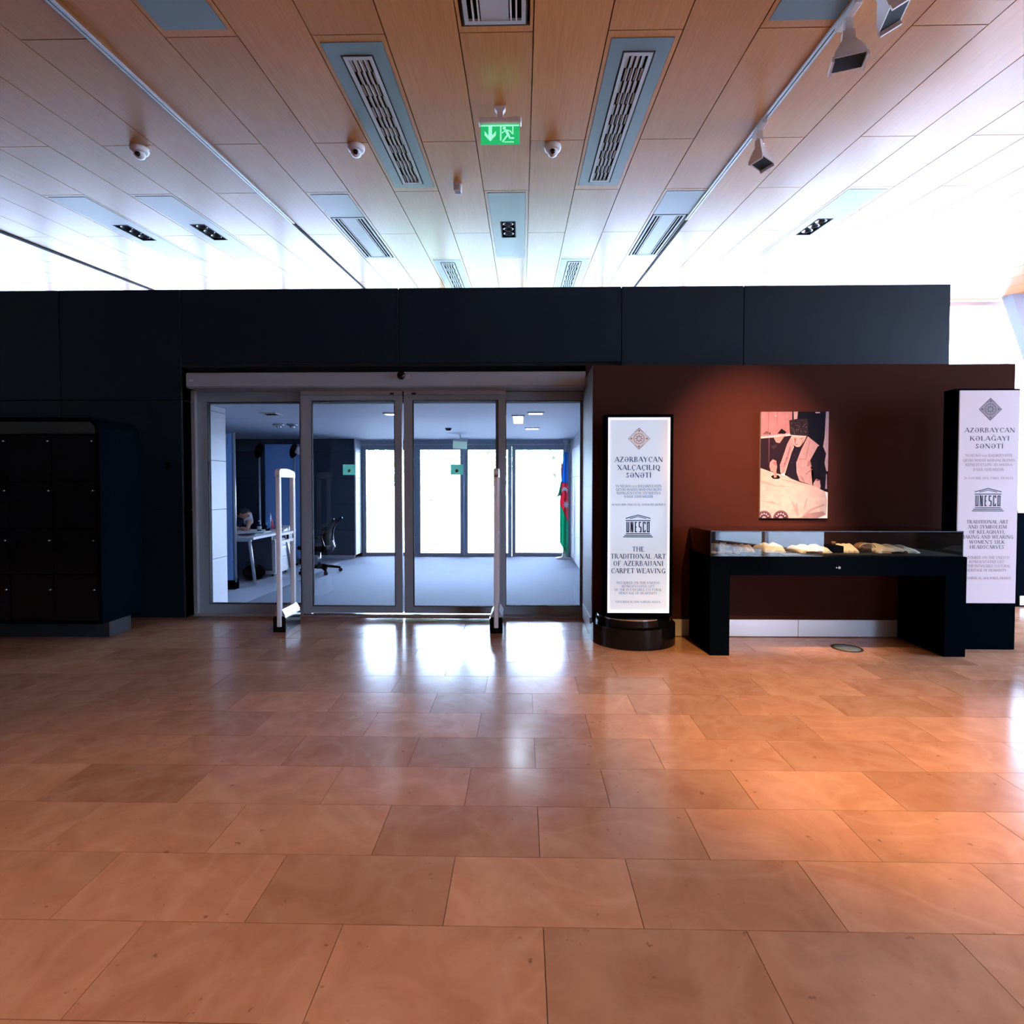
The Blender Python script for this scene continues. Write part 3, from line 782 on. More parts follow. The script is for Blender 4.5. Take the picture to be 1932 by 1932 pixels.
def bar(x0, z0, x1, z1, wd):
    a, c = Vector((x0, z0)), Vector((x1, z1)); d = (c - a).normalized(); n = Vector((-d.y, d.x)) * wd / 2
    return [tuple(a - n), tuple(c - n), tuple(c + n), tuple(a + n)]
def temple_logo(cx_, z0, z1, wd, y, mat, parent):
    h = z1 - z0; P = []
    X = lambda u: cx_ + u * wd; Z = lambda v: z0 + v * h
    t = h * 0.042
    P += [bar(X(-.42), Z(.84), X(0), Z(.985), t), bar(X(0), Z(.985), X(.42), Z(.84), t), bar(X(-.28), Z(.83), X(0), Z(.915), t * .8), bar(X(0), Z(.915), X(.28), Z(.83), t * .8)]
    P += [bar(X(-.42), Z(.745), X(.42), Z(.745), t), bar(X(-.41), Z(.165), X(.41), Z(.165), t), bar(X(-.46), Z(.095), X(.46), Z(.095), t), bar(X(-.5), Z(.025), X(.5), Z(.025), t)]
    a, c = Z(.225), Z(.69); m = (a + c) / 2; s = wd * 0.042; q = wd * 0.030
    xs_ = [X(-.345 + .138 * i) for i in range(6)]
    def v(x, z0_, z1_): P.append(bar(x, z0_, x, z1_, s))
    def hz(x0, x1, z): P.append(bar(x0, z, x1, z, s))
    x = xs_[0]; v(x - q, a, c); v(x + q, a, c); hz(x - q, x + q, a + s / 2)
    x = xs_[1]; v(x - q, a, c); v(x + q, a, c); P.append(bar(x - q, c, x + q, a, s))
    x = xs_[2]; v(x - q * .7, a, c); hz(x - q, x + q, c - s / 2); hz(x - q, x + q * .7, m); hz(x - q, x + q, a + s / 2)
    x = xs_[3]; hz(x - q, x + q, c - s / 2); hz(x - q, x + q, m); hz(x - q, x + q, a + s / 2); v(x - q, m, c); v(x + q, a, m)
    x = xs_[4]; v(x - q, a, c); hz(x - q, x + q, c - s / 2); hz(x - q, x + q, a + s / 2); v(x + q, m + h * .12, c); v(x + q, a, m - h * .12)
    x = xs_[5]; v(x - q, a, c); v(x + q, a, c); hz(x - q, x + q, a + s / 2); hz(x - q, x + q, c - s / 2)
    return flat('temple_logo', P, y, mat, parent)
def diamond(cx_, cz, r, y, parent, outline, fill, accent):
    D = lambda k, dy=0: [(cx_ - k, cz), (cx_, cz - k), (cx_ + k, cz), (cx_, cz + k)]
    flat('emblem_edge', [D(r)], y, outline, parent)
    flat('emblem_field', [D(r * 0.95)], y - 0.0004, fill, parent)
    P = []
    rr = r * 0.50
    n = 20
    for i in range(n):
        t0, t1 = 2 * math.pi * i / n, 2 * math.pi * (i + 0.62) / n
        P.append([(cx_ + rr * math.cos(t0), cz + rr * math.sin(t0)), (cx_ + rr * math.cos(t1), cz + rr * math.sin(t1)), (cx_ + rr * .82 * math.cos(t1), cz + rr * .82 * math.sin(t1)), (cx_ + rr * .82 * math.cos(t0), cz + rr * .82 * math.sin(t0))])
    for i in range(8):
        t = 2 * math.pi * i / 8; u = (math.cos(t), math.sin(t)); nn = (-u[1], u[0])
        a, c, g = rr * .2, rr * .72, rr * .13
        P.append([(cx_ + u[0] * a, cz + u[1] * a), (cx_ + u[0] * (a + c) / 2 + nn[0] * g, cz + u[1] * (a + c) / 2 + nn[1] * g), (cx_ + u[0] * c, cz + u[1] * c), (cx_ + u[0] * (a + c) / 2 - nn[0] * g, cz + u[1] * (a + c) / 2 - nn[1] * g)])
    for s in (-1, 1):
        P.append(bar(cx_ - r * .36 , cz + s * r * .56 , cx_, cz + s * r * .9, r * .03)); P.append(bar(cx_ + r * .36, cz + s * r * .56, cx_, cz + s * r * .9, r * .03))
    flat('emblem_rosette', P, y - 0.0008, outline, parent)
    for u, v in ((1, 0), (-1, 0), (0, 1), (0, -1)):
        c = (cx_ + u * r * .70, cz + v * r * .70); k = r * .10
        flat('emblem_corner', [[(c[0] - k, c[1]), (c[0], c[1] - k), (c[0] + k, c[1]), (c[0], c[1] + k)]], y - 0.0012, accent, parent)

# ---------------------------------------------------------------- lightbox kiosk
KX = 0.972
ki = thing('lightbox_kiosk', (KX, 4.5, 0), 'black kiosk with glowing carpet weaving panel on round plinth', 'sign')
def dshape(cx_, cy_, rx, ry, yb):
    pts = [(cx_ + rx * math.cos(R(t)), cy_ + ry * math.sin(R(t))) for t in range(180, 361, 6)]
    return pts + [(cx_ + rx, yb), (cx_ - rx, yb)]
b = bmesh.new(); prism(b, dshape(KX - 0.02, 4.60, 0.355, 0.32, 4.705), 'z', 0.0, 0.165); obj('plinth', b, 'black_gloss', ki)
b = bmesh.new(); prism(b, dshape(KX - 0.02, 4.60, 0.315, 0.28, 4.705), 'z', 0.167, 0.225); obj('upper_plinth', b, 'black_gloss', ki)
b = bmesh.new(); prism(b, dshape(KX - 0.02, 4.60, 0.305, 0.27, 4.705), 'z', 0.2255, 0.235); obj('top_disc', b, 'chrome', ki)
kx0, kx1, kz0, kz1 = 0.690, 1.246, 0.243, 1.915
b = bmesh.new(); ringxz(b, kx0, kx1, kz0, kz1, kx0 + 0.020, kx1 - 0.020, kz0 + 0.022, kz1 - 0.022, 4.445, 4.56)
box(b, kx0, kx1, 4.56, 4.60, kz0, kz1)
obj('frame', b, 'black_satin', ki)
pn = obj('light_panel', B(kx0 + 0.036, kx1 - 0.036, 4.462, 4.475, kz0 + 0.045, kz1 - 0.040), 'light_panel', ki)
b = bmesh.new(); ringxz(b, kx0 + 0.021, kx1 - 0.021, kz0 + 0.023, kz1 - 0.023, kx0 + 0.037, kx1 - 0.037, kz0 + 0.046, kz1 - 0.041, 4.458, 4.478)
obj('edge_glow', b, 'white_edge', ki)
KP = 0.00438
def kz(py): return 1.32 - (py - 918) * 0.00441
TXT = [('AZƏRBAYCAN', 867, 9.8, 91, 'ink_blue'), ('XALÇAÇILIQ', 882, 9.8, 81, 'ink_blue'), ('SƏNƏTİ', 896.5, 9.8, 48, 'ink_blue'),
 ('YUNESKO-nun BƏŞƏRİYYƏTİN', 917, 4.8, 87, 'ink_pale'), ('QEYRİ-MADDİ MƏDƏNİ İRSİN', 923.6, 4.8, 86, 'ink_pale'), ('REPREZENTATİV SİYAHISINA', 930.2, 4.8, 83, 'ink_pale'), ('DAXİL EDİLMİŞDİR', 936.8, 4.8, 55, 'ink_pale'),
 ('16 NOYABR 2010-CU İL, NAYROBİ, KENİYA', 952, 4.0, 101, 'ink_pale'),
 ('THE', 1036, 9.4, 23, 'ink_blue'), ('TRADITIONAL ART', 1049.5, 9.4, 104, 'ink_blue'), ('OF AZERBAIJANI', 1063, 9.4, 95, 'ink_blue'), ('CARPET WEAVING', 1077, 9.4, 103, 'ink_blue'),
 ('INSCRIBED ON THE UNESCO', 1099.8, 4.9, 82, 'ink_pale'), ('REPRESENTATIVE LIST', 1106.3, 4.9, 62, 'ink_pale'), ('OF THE INTANGIBLE CULTURAL', 1112.8, 4.9, 90, 'ink_pale'), ('HERITAGE OF HUMANITY', 1119.4, 4.9, 73, 'ink_pale'),
 ('NOVEMBER 16, 2010, NAIROBI, KENYA', 1136, 4.0, 85, 'ink_pale')]
for s, py, h, wd, mt in TXT:
    obj('lettering', text_bm(s, KX - 0.005, kz(py), h * 0.00441, wd * KP, 4.4612, 1.45), mt, pn, fix=False)
temple_logo(KX - 0.008, kz(1014), kz(971), 56 * KP, 4.4612, 'ink_navy', pn)
diamond(KX - 0.004, kz(828), 21 * KP, 4.4616, pn, 'ink_mauve', 'emblem_tint', 'ink_gold')

# ---------------------------------------------------------------- silk scarf banner on the right
bn = thing('banner_stand', (3.735, 4.45, 0), 'white headscarf banner on tall black stand at right edge', 'sign')
obj('stand', B(3.475, 3.985, 4.376, 4.50, 0.0, 2.104, bev=0.004), 'black_satin', bn)
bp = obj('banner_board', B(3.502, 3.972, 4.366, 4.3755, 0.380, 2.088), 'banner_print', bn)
def bz(py): return 1.32 - (py - 918) * 0.00426
BP = 0.00418
BT = [('AZƏRBAYCAN', 812, 8.6, 95, 3.74, 'ink_dark', 1.3), ('KƏLAĞAYI', 827.5, 8.6, 75, 3.74, 'ink_dark', 1.3), ('SƏNƏTİ', 842, 8.6, 53, 3.74, 'ink_dark', 1.3),
 ('YUNESKO-nun BƏŞƏRİYYƏTİN', 859.5, 4.9, 88, 3.738, 'ink_mauve', 1.3), ('QEYRİ-MADDİ MƏDƏNİ İRSİNİN', 868.6, 4.9, 98, 3.738, 'ink_mauve', 1.3), ('REPREZENTATİV SİYAHISINA', 877, 4.9, 88, 3.738, 'ink_mauve', 1.3), ('DAXİL EDİLMİŞDİR', 886, 4.9, 58, 3.738, 'ink_mauve', 1.3),
 ('26 NOYABR 2014, PARİS, FRANSA', 902, 4.4, 93, 3.738, 'ink_mauve', 1.3),
 ('TRADITIONAL ART', 984.5, 6.6, 79, 3.737, 'ink_dark', 1.25), ('AND SYMBOLISM', 994, 6.6, 73, 3.737, 'ink_dark', 1.25), ('OF KELAGHAYI,', 1003.6, 6.6, 68, 3.737, 'ink_dark', 1.25), ('MAKING AND WEARING', 1013, 6.6, 99, 3.737, 'ink_dark', 1.25), ("WOMEN'S SILK", 1022.6, 6.6, 67, 3.737, 'ink_dark', 1.25), ('HEADSCARVES', 1032, 6.6, 65, 3.737, 'ink_dark', 1.25),
 ('INSCRIBED ON THE UNESCO', 1052, 5, 86, 3.737, 'ink_mauve', 1.3), ('REPRESENTATIVE LIST', 1060, 5, 66, 3.737, 'ink_mauve', 1.3), ('OF THE INTANGIBLE CULTURAL', 1068, 5, 90, 3.737, 'ink_mauve', 1.3), ('HERITAGE OF HUMANITY', 1076, 5, 76, 3.737, 'ink_mauve', 1.3),
 ('NOVEMBER 26, 2014, PARIS, FRANCE', 1091, 4.4, 94, 3.737, 'ink_mauve', 1.3)]
for s, py, h, wd, x, mt, bo in BT:
    obj('lettering', text_bm(s, x, bz(py), h * 0.00426, wd * BP, 4.3652, bo), mt, bp, fix=False)
temple_logo(3.738, bz(965), bz(921), 60 * BP, 4.3652, 'ink_dark', bp)
diamond(3.742, bz(773), 22 * BP, 4.3655, bp, 'ink_dark', 'ink_mauve', 'ink_dark')

# ---------------------------------------------------------------- photograph on the brown wall
ph = thing('wall_photograph', (2.36, 4.71, 1.05), 'unframed photograph of a man in a tall fur hat stamping cloth', 'picture')
PX0, PX1, PZ0, PZ1 = 2.070, 2.652, 1.045, 1.968
obj('board', B(PX0, PX1, 4.696, 4.719, PZ0, PZ1), 'paper', ph)
def srgb(c):
    return [((v / 255) / 12.92 if v / 255 <= 0.04045 else (((v / 255) + 0.055) / 1.055) ** 2.4) for v in c]
SHAPES = [
 ((206, 150, 150), [(30, 62), (600, 62), (600, 480), (30, 490)]),
 ((22, 26, 40), [(560, 62), (1180, 62), (1180, 1420), (700, 1250), (560, 470)]),
 ((190, 128, 128), [(150, 62), (165, 62), (165, 440), (150, 440)]), ((190, 130, 132), [(300, 62), (312, 62), (320, 400), (308, 400)]),
 ((36, 30, 44), [(565, 62), (582, 62), (582, 185), (565, 190)]),
 ((225, 190, 195), [(582, 62), (655, 62), (645, 182), (588, 192)]),
 ((226, 198, 205), [(1130, 62), (1180, 62), (1176, 1060), (1150, 1062), (1116, 925), (1140, 770), (1088, 650), (1112, 500)]),
 ((200, 170, 180), [(1122, 1110), (1160, 1110), (1168, 1360), (1120, 1360)]),
 ((235, 220, 225), [(950, 70), (1030, 70), (1030, 88), (955, 90)]),
 ((52, 36, 46), [(30, 505), (470, 470), (560, 470), (480, 620), (360, 960), (380, 1125), (30, 1015)]),
 ((110, 72, 82), [(160, 500), (185, 500), (180, 900), (165, 930)]),
 ((78, 54, 62), [(200, 640), (330, 600), (250, 700)]),
 ((246, 226, 226), [(30, 478), (430, 440), (520, 425), (552, 458), (470, 474), (30, 512)]),
 ((226, 172, 160), [(250, 500), (440, 462), (352, 590), (292, 578)]),
 ((34, 26, 34), [(310, 430), (360, 375), (380, 345), (430, 380), (465, 405), (440, 432)]),
 ((30, 24, 32), [(170, 440), (188, 392), (198, 440)]),
 ((146, 98, 98), [(60, 440), (120, 385), (165, 400), (170, 440)]),
 ((58, 48, 54), [(508, 208), (640, 184), (885, 178), (862, 330), (848, 462), (690, 472), (526, 446)]),
 ((24, 22, 34), [(820, 182), (890, 178), (880, 460), (838, 462)]),
 ((242, 208, 200), [(553, 455), (690, 474), (805, 466), (790, 528), (745, 600), (690, 652), (640, 656), (592, 622), (566, 560)]),
 ((255, 240, 236), [(556, 455), (800, 470), (796, 486), (560, 474)]),
 ((196, 140, 136), [(590, 505), (640, 500), (628, 560), (618, 602), (598, 580)]), ((206, 156, 150), [(690, 505), (752, 500), (738, 524), (700, 528)]),
 ((170, 110, 110), [(612, 600), (662, 606), (650, 618), (620, 614)]), ((216, 168, 160), [(720, 560), (762, 530), (745, 600), (700, 640)]),
 ((222, 178, 178), [(548, 478), (590, 628), (560, 740), (500, 912), (440, 1090), (372, 1116), (382, 1050), (358, 970), (480, 600)]),
 ((190, 138, 142), [(520, 650), (545, 640), (500, 830), (430, 1000), (420, 980)]),
 ((44, 36, 52), [(598, 640), (650, 662), (700, 650), (760, 570), (808, 476), (835, 478), (740, 650), (660, 850), (630, 1000), (705, 1245), (440, 1125), (505, 910), (560, 740)]),
 ((228, 186, 182), [(826, 476), (1020, 628), (985, 690), (870, 880), (905, 1000), (935, 1085), (918, 1305), (700, 1242), (645, 1085), (636, 920), (720, 695)]),
 ((206, 158, 158), [(850, 560), (870, 560), (800, 870), (680, 866), (690, 850), (790, 852)]), ((186, 130, 132), [(800, 1105), (905, 1020), (912, 1036), (805, 1118)]),
 ((196, 146, 146), [(870, 880), (905, 1000), (870, 960), (820, 990), (830, 900)]), ((205, 158, 158), [(700, 1120), (760, 1180), (800, 1270), (780, 1268), (720, 1180)]),
 ((28, 26, 40), [(1000, 640), (1090, 652), (1140, 770), (1116, 925), (1148, 1062), (1130, 1400), (1045, 1370), (1050, 1240), (985, 1185), (930, 1270), (935, 1085), (872, 880)]),
 ((236, 190, 178), [(932, 1265), (980, 1190), (1040, 1215), (1056, 1320), (1040, 1380), (930, 1318)]), ((150, 80, 80), [(985, 1200), (1030, 1205), (1032, 1225), (975, 1225)]),
 ((252, 224, 206), [(15, 1008), (230, 1080), (375, 1118), (560, 1188), (700, 1244), (930, 1306), (1130, 1404), (1170, 1560), (1155, 1800), (1020, 1855), (15, 1855)]),
 ((236, 198, 180), [(40, 1210), (300, 1300), (620, 1320), (300, 1325), (40, 1250)]), ((238, 200, 184), [(380, 1210), (480, 1205), (700, 1262), (960, 1340), (700, 1280)]),
 ((232, 192, 176), [(560, 1560), (640, 1640), (700, 1800), (660, 1820), (600, 1680)]), ((228, 186, 172), [(760, 1800), (900, 1690), (1120, 1610), (1130, 1640), (920, 1720), (800, 1820)]),
 ((234, 194, 178), [(40, 1560), (260, 1580), (420, 1660), (250, 1610)]), ((214, 168, 158), [(700, 1850), (860, 1770), (1100, 1740), (1150, 1790), (1000, 1850)]),
 ((222, 178, 168), [(820, 1520), (834, 1520), (790, 1700), (770, 1700)]), ((222, 178, 168), [(640, 1600), (655, 1590), (680, 1740), (660, 1740)]),
 ((232, 178, 168), [(188, 915), (235, 862), (295, 885), (312, 990), (296, 1085), (205, 1060), (180, 985)]), ((200, 136, 134), [(240, 900), (300, 900), (300, 960), (250, 950)]),
 ((30, 22, 30), [(205, 1150), (245, 1128), (335, 1128), (372, 1172), (335, 1194), (250, 1190)]),
 ((222, 170, 160), [(248, 1070), (300, 1070), (306, 1166), (262, 1172)]),
]
def circ(cx_, cy_, r, a0=180, a1=360, n=16):
    return [(cx_ + r * math.cos(R(a0 + (a1 - a0) * i / n)), cy_ + r * math.sin(R(a0 + (a1 - a0) * i / n))) for i in range(n + 1)]
for c, r in ((100, 128), (385, 132)):
    SHAPES.append(((150, 104, 112), [p for p in circ(c, 1855, r) if True]))
    SHAPES.append(((96, 62, 76), circ(c, 1855, r * .8)))
    for i in range(1, 6):
        t = R(180 + 30 * i); q = (c + r * .6 * math.cos(t), 1855 + r * .6 * math.sin(t))
        SHAPES.append(((232, 200, 198), circ(q[0], q[1], r * .13, 0, 360, 8)[:-1]))
    SHAPES.append(((220, 186, 186), circ(c, 1855, r * .28)))
rnd = random.Random(3)
for i in range(60):
    x, y = rnd.uniform(540, 800), rnd.uniform(215, 430)
    SHAPES.append(((118, 96, 98) if i % 2 else (38, 30, 36), circ(x, y, rnd.uniform(6, 13), 0, 360, 5)[:-1]))
for x, y in ((475, 845), (440, 935), (600, 790), (560, 925), (505, 1110)): SHAPES.append(((120, 90, 96), circ(x, y, 9, 0, 360, 6)[:-1]))
SHAPES.append(((250, 226, 226), circ(278, 135, 14, 0, 360, 8)[:-1]))
b = bmesh.new(); lay = b.loops.layers.float_color.new('ink')
for i, (c, p) in enumerate(SHAPES):
    yy = 4.6955 - i * 0.00004
    pts = [(PX0 + (min(max((x - 30) / 1150, 0), 1)) * (PX1 - PX0), yy, PZ1 - min(max((y - 62) / 1793, 0), 1) * (PZ1 - PZ0)) for x, y in p]
    try:
        f = b.faces.new([b.verts.new(q) for q in pts])
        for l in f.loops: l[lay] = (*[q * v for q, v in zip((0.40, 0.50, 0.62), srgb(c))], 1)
    except ValueError: pass
bmesh.ops.triangulate(b, faces=b.faces)
obj('print', b, 'photo_print', ph, fix=False)

# ---------------------------------------------------------------- display case
dc = thing('display_case', (2.44, 4.43, 0), 'long black table showcase with low glass top on brown wall side', 'showcase')
CX0_, CX1_, CY0, CY1, CZT = 1.466, 3.432, 4.180, 4.700, 0.778
obj('side_slab', B(CX0_, CX0_ + 0.152, CY0, CY1, 0.0, CZT - 0.002, bev=0.002), 'black_satin', dc)
obj('side_slab', B(CX1_ - 0.162, CX1_, CY0, CY1, 0.0, CZT - 0.002, bev=0.002), 'black_satin', dc)
ap = obj('apron', B(CX0_ + 0.152, CX1_ - 0.162, CY0 + 0.001, CY1, 0.630, CZT - 0.002), 'black_satin', dc)
for x, r in ((2.434, 0.006), (2.456, 0.011)):
    b = bmesh.new(); tube(b, (x, CY0 + 0.002, 0.692), (x, CY0 - 0.006, 0.692), r, n=12); obj('lock', b, 'chrome', ap)
obj('deck', B(CX0_ + 0.01, CX1_ - 0.02, CY0 + 0.012, CY1 - 0.02, CZT - 0.0018, CZT + 0.006), 'black_matt', dc)
hz0, hz1 = CZT - 0.001, 0.968
hood = obj('glass_hood', B(CX0_, CX1_ - 0.03, CY0 + 0.002, CY0 + 0.010, hz0, hz1), 'case_glass', dc)
obj('pane', B(CX0_, CX0_ + 0.008, CY0 + 0.0105, CY1 - 0.005, hz0, hz1), 'case_glass', hood)
obj('pane', B(CX1_ - 0.038, CX1_ - 0.03, CY0 + 0.0105, CY1 - 0.005, hz0, hz1), 'case_glass', hood)
obj('pane', B(CX0_, CX1_ - 0.03, CY0 + 0.002, CY1 - 0.005, hz1 + 0.0003, hz1 + 0.0085), 'case_glass', hood)
for x in (CX0_ + 0.001, CX1_ - 0.037):
    obj('edge_strip', B(x - 0.0015, x + 0.004, CY0 - 0.0005, CY0 + 0.0018, hz0, hz1 + 0.009), 'black_matt', hood)
obj('top_edge', B(CX0_, CX1_ - 0.03, CY0 - 0.0005, CY0 + 0.0018, hz1 + 0.001, hz1 + 0.0075), 'vest_dark', hood)

DZ = CZT + 0.0065
def cloth(x0, x1, y0, y1, h, label, seed, taper=0.0):
    rg = random.Random(seed); nx, ny = 18, 6
    bm = bmesh.new(); gridv = []
    a, c, d = rg.uniform(0, 6), rg.uniform(0, 6), rg.uniform(14, 24)
    for i in range(nx + 1):
        row = []
        u = i / nx
        for j in range(ny + 1):
            v = j / ny
            hh = h * (1 - taper * u) * math.sin(math.pi * min(max(v * 0.92 + 0.04, 0), 1)) ** 0.6 * (0.8 + 0.2 * math.sin(a + d * u) * math.cos(c + 5 * v))
            hh *= min(1, (u + 0.02) * 12, (1.02 - u) * 12)
            row.append(bm.verts.new((x0 + (x1 - x0) * u, y0 + (y1 - y0) * v + 0.01 * math.sin(d * u + c), DZ + 0.001 + max(hh, 0.0))))
        gridv.append(row)
    for i in range(nx):
        for j in range(ny):
            f = bm.faces.new((gridv[i][j], gridv[i + 1][j], gridv[i + 1][j + 1], gridv[i][j + 1])); f.smooth = True
    border = [gridv[i][0] for i in range(nx + 1)] + [gridv[nx][j] for j in range(1, ny + 1)] + [gridv[i][ny] for i in range(nx - 1, -1, -1)] + [gridv[0][j] for j in range(ny - 1, 0, -1)]
    low = [bm.verts.new((v.co.x, v.co.y, DZ + 0.0003)) for v in border]
    for i in range(len(border)):
        j = (i + 1) % len(border); bm.faces.new((border[i], border[j], low[j], low[i]))
    o = obj('folded_cloth', bm, 'cream_cloth', None, ((x0 + x1) / 2, (y0 + y1) / 2, DZ))
    return tag(o, label, 'cloth', 'cream cloths lying in the showcase')
cloth(1.72, 1.90, 4.38, 4.62, 0.060, 'cream folded cloth beside the small wooden spool', 1)
cloth(1.97, 2.14, 4.36, 4.62, 0.075, 'cream folded cloth under the left part of the photograph', 2)
cloth(2.24, 2.50, 4.34, 4.60, 0.060, 'cream rumpled cloth left of the black block', 3)
cloth(2.60, 2.72, 4.36, 4.60, 0.066, 'short cream cloth between black block and carved stamp', 4)
cloth(2.86, 3.20, 4.34, 4.62, 0.075, 'long cream cloth tapering towards the banner', 5, 0.3)
def wooden_spool(x, y, r, h, label, mat='pale_wood'):
    b = bmesh.new(); lathe(b, (x, y, DZ), [(r * 1.1, 0), (r * 1.1, h * .12), (r * .86, h * .16), (r * .86, h * .84), (r * 1.1, h * .88), (r * 1.1, h)], 18)
    return tag(obj('wooden_spool', b, mat, None, (x, y, DZ)), label, 'spool')
wooden_spool(1.618, 4.33, 0.022, 0.085, 'upright pale wooden spool at the left of the showcase')
b = bmesh.new(); path(b, [(1.50, 4.44, DZ + 0.034), (1.53, 4.44, DZ + 0.034), (1.60, 4.44, DZ + 0.034), (1.70, 4.45, DZ + 0.033)], [0.02, 0.033, 0.033, 0.028], 14)
tag(obj('cloth_roll', b, 'pale_wood', None, (1.6, 4.44, DZ)), 'pale roll lying at the left end of the showcase', 'roll')
for i, (x, y, s, lb) in enumerate(((1.52, 4.27, 0.026, 'first of the pale pebbles from the left glass pane'), (1.575, 4.26, 0.03, 'second of the pale pebbles from the left glass pane'), (1.64, 4.27, 0.03, 'third of the pale pebbles, in front of the spool'), (1.705, 4.265, 0.024, 'fourth and rightmost of the pale pebbles'))):
    b = bmesh.new(); blob(b, (x, y, DZ + s * .5), (s, s * .8, s * .5), 2, 0.04)
    tag(obj('pale_pebble', b, 'pale_wood', None, (x, y, DZ)), lb, 'pebble', 'pale pebbles in the showcase')
bk = thing('black_block', (2.55, 4.42, DZ), 'black printing block standing between two cream cloths', 'block')
obj('body', B(2.51, 2.60, 4.36, 4.50, DZ, DZ + 0.055, bev=0.006), 'black_satin', bk)
b = bmesh.new(); tube(b, (2.555, 4.43, DZ + 0.055), (2.555, 4.43, DZ + 0.085), 0.014, 0.018, n=12); obj('grip', b, 'carved_wood', bk)
cs = thing('carved_stamp', (2.79, 4.42, DZ), 'round brown carved wooden stamp in the showcase', 'stamp')
b = bmesh.new(); blob(b, (2.79, 4.43, DZ + 0.04), (0.068, 0.06, 0.04), 3); obj('body', b, 'carved_wood', cs)
for k in range(3):
    b = bmesh.new(); pts = [(2.79 + (0.062 - .014 * k) * math.cos(R(t)), 4.368 + 0.004 * k, DZ + 0.042 + (0.034 - .008 * k) * math.sin(R(t))) for t in range(0, 181, 20)]
    path(b, pts, 0.004, 6); obj('carved_ridge', b, 'pale_wood', cs)
for i, (x, lb) in enumerate(((2.31, 'small dark tool lying left of the blue reflection in front of a cloth'), (2.98, 'small dark tool lying in front of the long cream cloth'))):
    t = thing('dark_tool', (x, 4.29, DZ), lb, 'tool', 'small dark tools in the showcase')
    b = bmesh.new(); path(b, [(x - 0.05, 4.29, DZ + 0.01), (x, 4.285, DZ + 0.012), (x + 0.05, 4.29, DZ + 0.01)], [0.006, 0.010, 0.006], 8); obj('shaft', b, 'black_matt', t)
    b = bmesh.new(); blob(b, (x + 0.062, 4.29, DZ + 0.014), (0.018, 0.014, 0.014), 2); obj('knob', b, 'carved_wood', t)
tag(obj('caption_card', B(2.05, 2.18, 4.215, 4.275, DZ, DZ + 0.004), 'paper', None, (2.1, 4.24, DZ)), 'flat white caption card at the front of the showcase', 'card')

# floor socket ring
fs = thing('floor_socket', (2.654, 4.392, 0.0), 'round metal floor socket lid under the showcase', 'socket')
b = bmesh.new(); lathe(b, (2.654, 4.392, 0), [(0.115, 0.0), (0.115, 0.003), (0.098, 0.004), (0.098, 0.0)], 32); obj('ring', b, 'black_matt', fs)
b = bmesh.new(); lathe(b, (2.654, 4.392, 0), [(0.097, 0.0), (0.097, 0.0025), (0.02, 0.0026)], 32); obj('lid', b, 'grey_plate', fs)

# ---------------------------------------------------------------- black locker cabinet on the left
lc = thing('locker_cabinet', (-4.7, 4.7, 0), 'black locker cabinet with rounded top corner at the left edge', 'cabinet')
LX0, LX1, LY0, LY1 = -6.2, -3.520, 4.400, 4.880
outer = rrect(LX0, LX1, 0.165, 1.897, 0.115, 8, (0, 0, 1, 1))
inner = rrect(LX0 + 0.03, LX1 - 0.03, 0.18, 1.867, 0.085, 8, (0, 0, 1, 1))
b = bmesh.new()
n = len(outer)
for y, flip in ((LY0, False), (LY1, True)):
    pass
vo0 = [b.verts.new((u, LY0, v)) for u, v in outer]; vi0 = [b.verts.new((u, LY0, v)) for u, v in inner]
vo1 = [b.verts.new((u, LY1, v)) for u, v in outer]; vi1 = [b.verts.new((u, LY0 + 0.05, v)) for u, v in inner]
for i in range(n):
    j = (i + 1) % n
    b.faces.new((vo0[i], vo0[j], vi0[j], vi0[i])); b.faces.new((vo0[j], vo0[i], vo1[i], vo1[j])); b.faces.new((vi0[i], vi0[j], vi1[j], vi1[i]))
b.faces.new(vo1); b.faces.new(vi1[::-1])
obj('shell', b, 'black_satin', lc)
b = bmesh.new(); prism(b, rrect(LX0 + 0.035, LX1 - 0.035, 1.762, 1.862, 0.08, 8, (0, 0, 1, 1)), 'y', LY0 + 0.012, LY0 + 0.05); obj('top_fascia', b, 'fascia_dim', lc)
obj('plinth', B(LX0 + 0.05, -3.62, LY0 + 0.20, LY1 - 0.02, 0.0, 0.165), 'black_matt', lc)
xe = LX1 - 0.036
colw = 0.375
for ci in range(7):
    x1 = xe - ci * colw; x0 = x1 - colw
    for ri in range(4):
        z1 = 1.752 - ri * 0.39; z0 = z1 - 0.39
        d = obj('locker_door', B(x0 + 0.003, x1 - 0.003, LY0 + 0.008, LY0 + 0.045, z0 + 0.003, z1 - 0.003), 'black_gloss', lc)
        kzv = (1.700, 1.285, 0.868, 0.453)[ri]
        kzv = min(max(kzv, z0 + 0.02), z1 - 0.02)
        b = bmesh.new(); tube(b, (x1 - 0.030, LY0 + 0.008, kzv), (x1 - 0.030, LY0 - 0.006, kzv), 0.009, 0.007, n=12)
        obj('lock_knob', b, 'chrome', d)
sw = thing('wall_button', (-3.53, YW, 1.52), 'tiny black wall button left of the sliding doors', 'switch')
obj('plate', B(-3.55, -3.505, YW - 0.010, YW, 1.49, 1.56, bev=0.003), 'black_satin', sw)
b = bmesh.new(); tube(b, (-3.528, YW - 0.010, 1.532), (-3.528, YW - 0.013, 1.532), 0.006, n=10); obj('button', b, 'chrome', sw)

